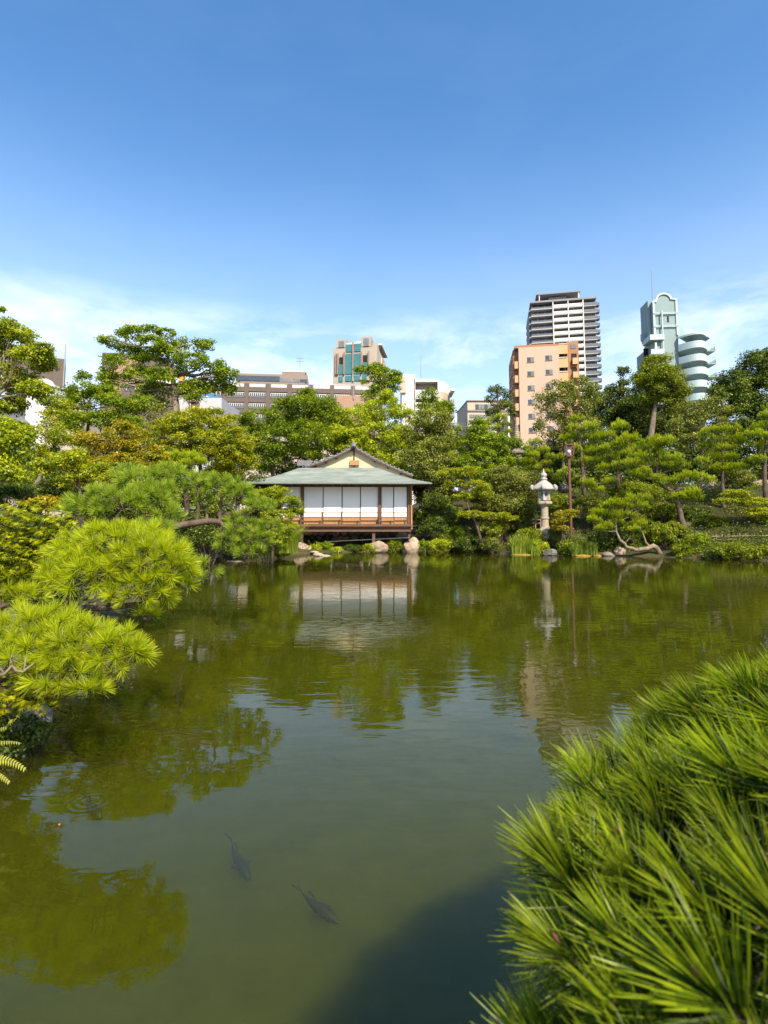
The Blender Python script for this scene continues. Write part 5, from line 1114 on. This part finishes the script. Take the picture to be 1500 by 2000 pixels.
def near_maple(label, d, lobes, n, size, leaf, trunk):
    base = W(trunk[0][0], trunk[0][1], d); root = thing('maple', base, label, 'maple'); Cs = []
    for px, py, rx, ry, k in lobes:
        s = d / F; c = npw(W(px, py, d)); m = int(n * k); dv = nrm(rng.normal(size=(m, 3)) + np.array([0, -.3, .4])); Cs.append(c + dv * np.array([rx * s, rx * s * .8, ry * s]) * rng.uniform(.4, 1, (m, 1)))
    C = np.concatenate(Cs); lay = .11; q_ = C[:, 2] / lay + .6 * np.sin(C[:, 0] * 6 + C[:, 1] * 4); C[:, 2] = C[:, 2] + (np.round(q_) - q_) * lay * .75 + rng.normal(size=len(C)) * .02
    Nn = nrm(np.array([0, -.35, 1.0]) + rng.normal(size=C.shape) * .35)
    one = quadmesh('maple_leaf', STAR * size, np.full(len(STAR), .6), M[leaf]); front = np.argsort(C[:, 1])[:280]; mask = np.zeros(len(C), bool); mask[front] = True
    tints = [quadmesh('maple_leaf', STAR * size, np.full(len(STAR), t), M[leaf]) for t in (.3, .5, .7, .88)]
    for i in front:
        o = link('maple_leaf', tints[i % 4], root, Vector(C[i]) - base); yv = Vector((random.gauss(0, 1), random.gauss(0, 1) - .6, -.5)).normalized(); n_ = Vector(Nn[i]); yv = (yv - n_ * yv.dot(n_)).normalized(); xv = yv.cross(n_)
        o.rotation_mode = 'QUATERNION'; o.rotation_quaternion = Matrix((xv, yv, n_)).transposed().to_quaternion(); o.scale = (random.uniform(.7, 1.2),) * 3
    P = star_cloud(C[~mask] - npw(base), Nn[~mask], size); T_ = np.repeat(rng.uniform(.1, .9, (~mask).sum()), 7)
    o = link('foliage', quadmesh('foliage', P, T_, M[leaf]), root); o['kind'] = 'stuff'
    tp = [W(p[0], p[1], d + .25) for p in trunk]; q = MB(); q.tube(tp, [.05 * (1 - .6 * i / len(tp)) for i in range(len(tp))], 7)
    for i in range(0, len(C), max(1, len(C) // 40)): q.tube(limb_path(tp[random.randrange(1, len(tp))], Vector(C[i]), 3, .08), [.012, .009, .006, .003], 4)
    mk('trunk', q, M['bark'], root)
near_maple('maple with star shaped yellow-green leaves at the left frame edge', 5.3, [(30,1020,90,34,.5),(105,1050,50,52,.4),(40,1080,90,50,.6),(100,1110,50,24,.25),(20,1110,70,40,.3)], 1500, .052, 'maple', [(-60,1300),(-40,1180),(0,1110),(60,1060)])
near_maple('low maple sprig with bright yellow leaves over the dark rock', 3.7, [(60,1345,60,22,.5),(70,1368,50,16,.3),(30,1375,40,16,.2),(100,1352,26,14,.15)], 520, .036, 'maple_y', [(-80,1400),(-20,1370),(50,1352)])
shrub('dark tangle of low plants on the near left bank below the maple sprig', 20, 1430, 50, 34, 4.1, 'dark', .03, .10, 1.0, extra=((60, 1440, 26, 20), (0, 1480, 30, 26)))
shrub('small leafy plant growing on the wet near left rock', 75, 1425, 22, 14, 4.3, 'azalea', .02, .06, .8)
def fern():
    d = 3.35; b0 = W(-70, 1500, d); root = thing('fern', b0, 'yellow-green fern fronds hanging at the lower left frame edge', 'fern')
    for (a, c, e_, w_) in (((-70,1500),(0,1462),(52,1505),.055), ((-70,1490),(-10,1438),(42,1452),.03), ((-80,1520),(-20,1490),(20,1530),.045), ((-80,1470),(-30,1430),(15,1420),.04)):
        A, B_, E = W(*a, d), W(*c, d), W(*e_, d - .1); q = MB(); n = 22; stem = []
        for i in range(n + 1):
            t = i / n; p = A * (1 - t) ** 2 + B_ * 2 * t * (1 - t) + E * t * t; stem.append(p)
        for i in range(2, n):
            t = i / n; tan = (stem[i + 1] - stem[i - 1]).normalized(); sd = Vector((.15, -.8, .25)).cross(tan).normalized()
            for sg in (-1, 1):
                l_ = w_ * (1 - t * .75); dr = (sd * sg + tan * .55).normalized(); p = stem[i]; q.poly([p - tan * .005, p + dr * l_ * .5 - tan * .007, p + dr * l_ + Vector((0, 0, -.006)), p + dr * l_ * .5 + tan * .006, p + tan * .006])
        o = mk('frond', q, M['fernleaf'], root); mk('stalk', MB().tube(stem, .0015, 4), M['bark_l'], o)
M['fernleaf'] = mat('fern leaf', (.34, .36, .03), .6, .3, 12)
fern()
def twig(label, pts, d, r=.008):
    p0 = W(*pts[0], d); o = mk('bare_twig', MB().tube([W(*p, d) for p in pts], [r * (1 - .6 * i / len(pts)) for i in range(len(pts))], 6), M['bark_l'], loc=p0, smooth=True); tag(o, label, 'twig')
root_t = thing('bare_branch', W(-20, 1325, 3.45), 'pale bare looping branch in front of the lowest pine bough', 'branch')
mk('branch_arm', MB().tube([W(p[0], p[1], 3.45) for p in ((-20,1322),(10,1316),(25,1300),(32,1310),(45,1312),(58,1302),(66,1296))], [.012,.011,.010,.010,.009,.007,.004], 6), M['bark_l'], root_t, smooth=True)
for tws in (((25,1300),(20,1288),(24,1278)), ((46,1311),(49,1298),(50,1282)), ((10,1316),(0,1305),(-10,1303))):
    mk('twig', MB().tube([W(p[0], p[1], 3.45) for p in tws], [.008,.006,.003], 5), M['bark_l'], root_t, smooth=True)

# ---- close pine at the lower right
def close_pine():
    base = Vector((1.9, .2, .3)); root = thing('pine_tree', base, 'close pine with long blurred green needles filling the lower right corner', 'pine')
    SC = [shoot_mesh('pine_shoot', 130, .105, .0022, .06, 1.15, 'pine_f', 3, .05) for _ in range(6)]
    mk('trunk', MB().tube([(1.9, .1, -.3), (1.8, .4, .5), (1.5, .7, .95), (1.1, .9, 1.08)], [.09, .08, .06, .04], 9), M['bark'], root, smooth=True)
    def left(y): return float(np.interp(y, [.30, .45, .6, .75, .9, 1.05, 1.2, 1.4, 1.7], [.19, .185, .165, .16, .22, .30, .40, .60, .97]))
    hubs = [Vector((1.0, .9, 1.1)), Vector((.7, .7, 1.08)), Vector((.8, 1.1, 1.12)), Vector((1.3, 1.3, 1.15)), Vector((.6, .45, 1.02)), Vector((1.3, .6, 1.1))]
    for h in hubs: mk('branch', MB().tube(limb_path((1.5, .7, .95), h, 4, .06), [.03, .026, .022, .018, .012], 7), M['bark'], root, smooth=True)
    tw = MB(); n = 0; pts = []
    def put(p, dv, sc):
        nonlocal n
        px_, py_ = CX + F * p.x / p.y, 1010 + F * (H - p.z) / p.y
        if ((px_ - 1330) / 130) ** 2 + ((py_ - 1640) / 55) ** 2 < 1 or ((px_ - 1010) / 60) ** 2 + ((py_ - 1500) / 50) ** 2 < 1: return
        if math.sin(p.x * 13 + p.y * 4 + 1.0) * math.sin(p.y * 12 - p.x * 3) + random.uniform(-.25, .25) < -.55 and p.z > 1.1: return
        if any((p - q).length < (.070 if p.z > 1.12 else .072) for q in pts): return
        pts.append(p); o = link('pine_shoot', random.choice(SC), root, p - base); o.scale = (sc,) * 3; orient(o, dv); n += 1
        h = min(hubs, key=lambda h: (h - p).length); tw.tube([p, p - Vector(dv).normalized() * .09, (p - Vector(dv).normalized() * .09).lerp(h, .5) - Vector((0, 0, .02)), h], [.0035, .0045, .006, .008], 5)
    for i in range(4000):
        if n >= 185: break
        y = random.uniform(.34, 1.6); x = left(y) + .05 + random.random() ** 1.3 * 1.15; 
        if x > .75 * y + .35: continue
        e_ = x - left(y); z = 1.165 + .10 * min(1, e_ / .35) + .045 * math.sin(x * 11 + 1) * math.sin(y * 9) + .03 * math.sin(y * 8 + x * 5) + random.uniform(-.03, .02)
        put(Vector((x, y, z)), (-.68 + random.uniform(-.3, .3), .22 + random.uniform(-.35, .3), .60 + random.uniform(-.2, .2)), random.uniform(.68, 1.12))
    for i in range(6000):
        if n >= 298: break
        y = random.uniform(.30, 1.35); x = left(y) + random.random() ** 1.6 * .5 + .02; z = random.uniform(.80, 1.12) + (x - left(y)) * .1
        x += (1.12 - z) * .12
        put(Vector((x, y, z)), (-.9 + random.uniform(-.1, .5), random.uniform(-.5, .5), random.uniform(-.2, .7)), random.uniform(.8, 1.05))
    o = mk('twigs', tw, M['bark'], root); o['kind'] = 'stuff'
    bud = MB().lathe((0, 0, 0), [(.001, -.004), (.0045, .004), (.005, .010), (.003, .020), (.0008, .027)], 7); bm_ = None
    dead = MB()
    for k in range(26):
        a = rng.normal(size=3); a = a / np.linalg.norm(a); a[2] = abs(a[2]) * .4 - .2; e_ = Vector(a) * random.uniform(.07, .11); sdv = e_.cross(Vector((0, 0, 1))).normalized() * .0013; dead.poly([-sdv, sdv, e_ + sdv * .4, e_ - sdv * .4])
    M['bud'] = mat('brown bud', (.11, .045, .025), .8); M['deadneedle'] = mat('dead needle', (.42, .26, .10), .8)
    tops = [p for p in pts if p.z > 1.12]; b0 = d0_ = None
    for k, p in enumerate(tops[:110]):
        if b0 is None: b0 = mk('bud', bud, M['bud'], root, world=False, smooth=True); o = b0
        else: o = b0.copy(); COL.objects.link(o)
        o.parent = root; o.location = p - base + Vector((-.012, .004, .012)); o.rotation_euler = (random.uniform(-.5, .2), random.uniform(-1.1, -.3), 0); o.scale = (random.uniform(.5, .8),) * 3
    for k, p in enumerate(random.sample(pts, 34)):
        if d0_ is None: d0_ = mk('dead_needles', dead, M['deadneedle'], root, world=False); o = d0_
        else: o = d0_.copy(); COL.objects.link(o)
        o.parent = root; o.location = p - base + Vector((.03, 0, -.035)); o.rotation_euler = (random.uniform(-.5, .5), random.uniform(-.5, .5), random.uniform(0, 6))
close_pine()

# ---- koi
M['koi'] = mat('dark carp skin', (.022, .016, .012), .6, .4, 30)
def koi(label, head, tail, zt, zh, wd):
    a = on_water(*tail); b_ = on_water(*head); a.z = zt; b_.z = zh; base = (a + b_) / 2; root = thing('carp', base, label, 'fish'); ax = (b_ - a); L_ = ax.length; u = ax.normalized(); sd = u.cross(Vector((0, 0, 1))).normalized(); up = sd.cross(u)
    q = MB(); prof = [(0, .12), (.1, .16), (.25, .42), (.45, .85), (.62, 1), (.78, .92), (.9, .62), (.98, .3), (1, .08)]; rings = []
    for t, r in prof:
        c = a + ax * (.14 + .86 * t) + sd * (.03 * L_ * math.sin(t * 5)); i0 = len(q.v); rings.append(i0)
        for k in range(12): th = 2 * math.pi * k / 12; q.v.append(tuple(c + sd * math.cos(th) * r * wd * L_ + up * math.sin(th) * r * wd * 1.25 * L_))
    for r0, r1 in zip(rings, rings[1:]):
        for k in range(12): j = (k + 1) % 12; q.f.append((r0 + k, r0 + j, r1 + j, r1 + k))
    q.f.append(tuple(rings[0] + k for k in range(12))); q.f.append(tuple(rings[-1] + k for k in range(12))); mk('body', q, M['koi'], root, smooth=True)
    c = a + ax * .15
    mk('tail_fin', MB().prism([c, c - u * .16 * L_ + up * .06 * L_ + sd * .09 * L_, c - u * .07 * L_, c - u * .17 * L_ - sd * .05 * L_], (0, 0, .006)), M['koi'], root)
    for sg in (-1, 1):
        c = a + ax * .72 + sd * sg * wd * L_ * .9; mk('pectoral_fin', MB().prism([c, c + sd * sg * .09 * L_ - u * .05 * L_, c - u * .10 * L_], (0, 0, .004)), M['koi'], root)
    c = a + ax * .5 + up * wd * 1.1 * L_; mk('dorsal_fin', MB().prism([c, c - u * .22 * L_, c - u * .16 * L_ + up * .05 * L_], sd * .004), M['koi'], root)
koi('dark carp swimming with its back at the ripples near the left', (194, 1582), (166, 1546), -.02, -.05, .10)
koi('slender dark carp below the surface, middle of the three', (484, 1682), (449, 1618), -.04, -.09, .075)
koi('largest dark carp below the surface, nearest the camera', (660, 1768), (578, 1712), -.045, -.08, .08)
o = mk('fallen_leaf', MB().poly([on_water(113, 1611) + Vector((0, 0, .004)), on_water(117, 1610) + Vector((0, 0, .006)), on_water(118, 1613) + Vector((0, 0, .004)), on_water(114, 1614) + Vector((0, 0, .005))]), mat('orange leaf', (.6, .16, .02), .6), loc=on_water(115, 1612)); tag(o, 'tiny orange leaf floating on the dark water at lower left', 'leaf')

# ---- heron on top of the tree
def bird():
    d = 38; b0 = W(260, 640, d); root = thing('bird', b0, 'white heron perched on top of the tall left tree', 'bird'); s = d / F
    q = MB().tube([W(261, 638, d), W(261, 635, d), W(260.3, 631.5, d), W(259.6, 628.5, d), W(260.2, 626.5, d)], [.05, .11, .09, .035, .045], 8); mk('body', q, M['white'], root, smooth=True)
    mk('beak', MB().tube([W(260.2, 626.5, d), W(256.8, 627, d)], [.03, .004], 5), M['bamboo'], root); mk('legs', MB().tube([W(260.6, 641.5, d), W(261, 637.5, d)], .014, 4).tube([W(262, 641.5, d), W(261.4, 637.5, d)], .014, 4), M['void'], root)
bird()
# ---- undergrowth on the slopes: nobody could count it
def undergrowth(name, label, x0, x1, y0, y1, n, leaf, smin=.6, hmax=.35, lsize=.09, cat='ground cover'):
    X = rng.uniform(x0, x1, n); Y = rng.uniform(y0, y1, n); s = pond_sd(X, Y); k = s > smin; X, Y = X[k], Y[k]
    dn = np.sin(X * 1.1 + 2) * np.sin(Y * .9 + X * .3) + .5 * np.sin(X * 3.1) * np.sin(Y * 2.7) + rng.normal(size=len(X)) * .35; k = dn > -.35; X, Y = X[k], Y[k]; Zg = ground(X, Y)
    m_ = 9; C = np.repeat(np.stack([X, Y, Zg], 1), m_, 0) + rng.normal(size=(len(X) * m_, 3)) * np.array([.16, .16, 0]); C[:, 2] += rng.random(len(C)) ** 1.3 * hmax * np.repeat(rng.uniform(.4, 1.2, len(X)), m_)
    P = leaf_quads(C, nrm(rng.normal(size=C.shape) * .6 + np.array([0, -.2, .8])), lsize); T_ = np.repeat(rng.uniform(.1, .8, len(X)), m_) + rng.normal(size=len(C)) * .1
    o = link(name, quadmesh(name, P, T_, M[leaf])); tag(o, label, cat, kind='stuff')
undergrowth('undergrowth', 'dark leafy undergrowth covering the slope under the right pines', 3, 26, 24, 36, 9000, 'dark')
undergrowth('undergrowth', 'dark leafy undergrowth on the left bank', -22, 1, 6, 33, 5200, 'dark')
undergrowth('low_groundcover', 'sparse yellow-green ground plants dotting the right slope', 3, 26, 24, 33, 5200, 'azalea', .25, .30, .07)
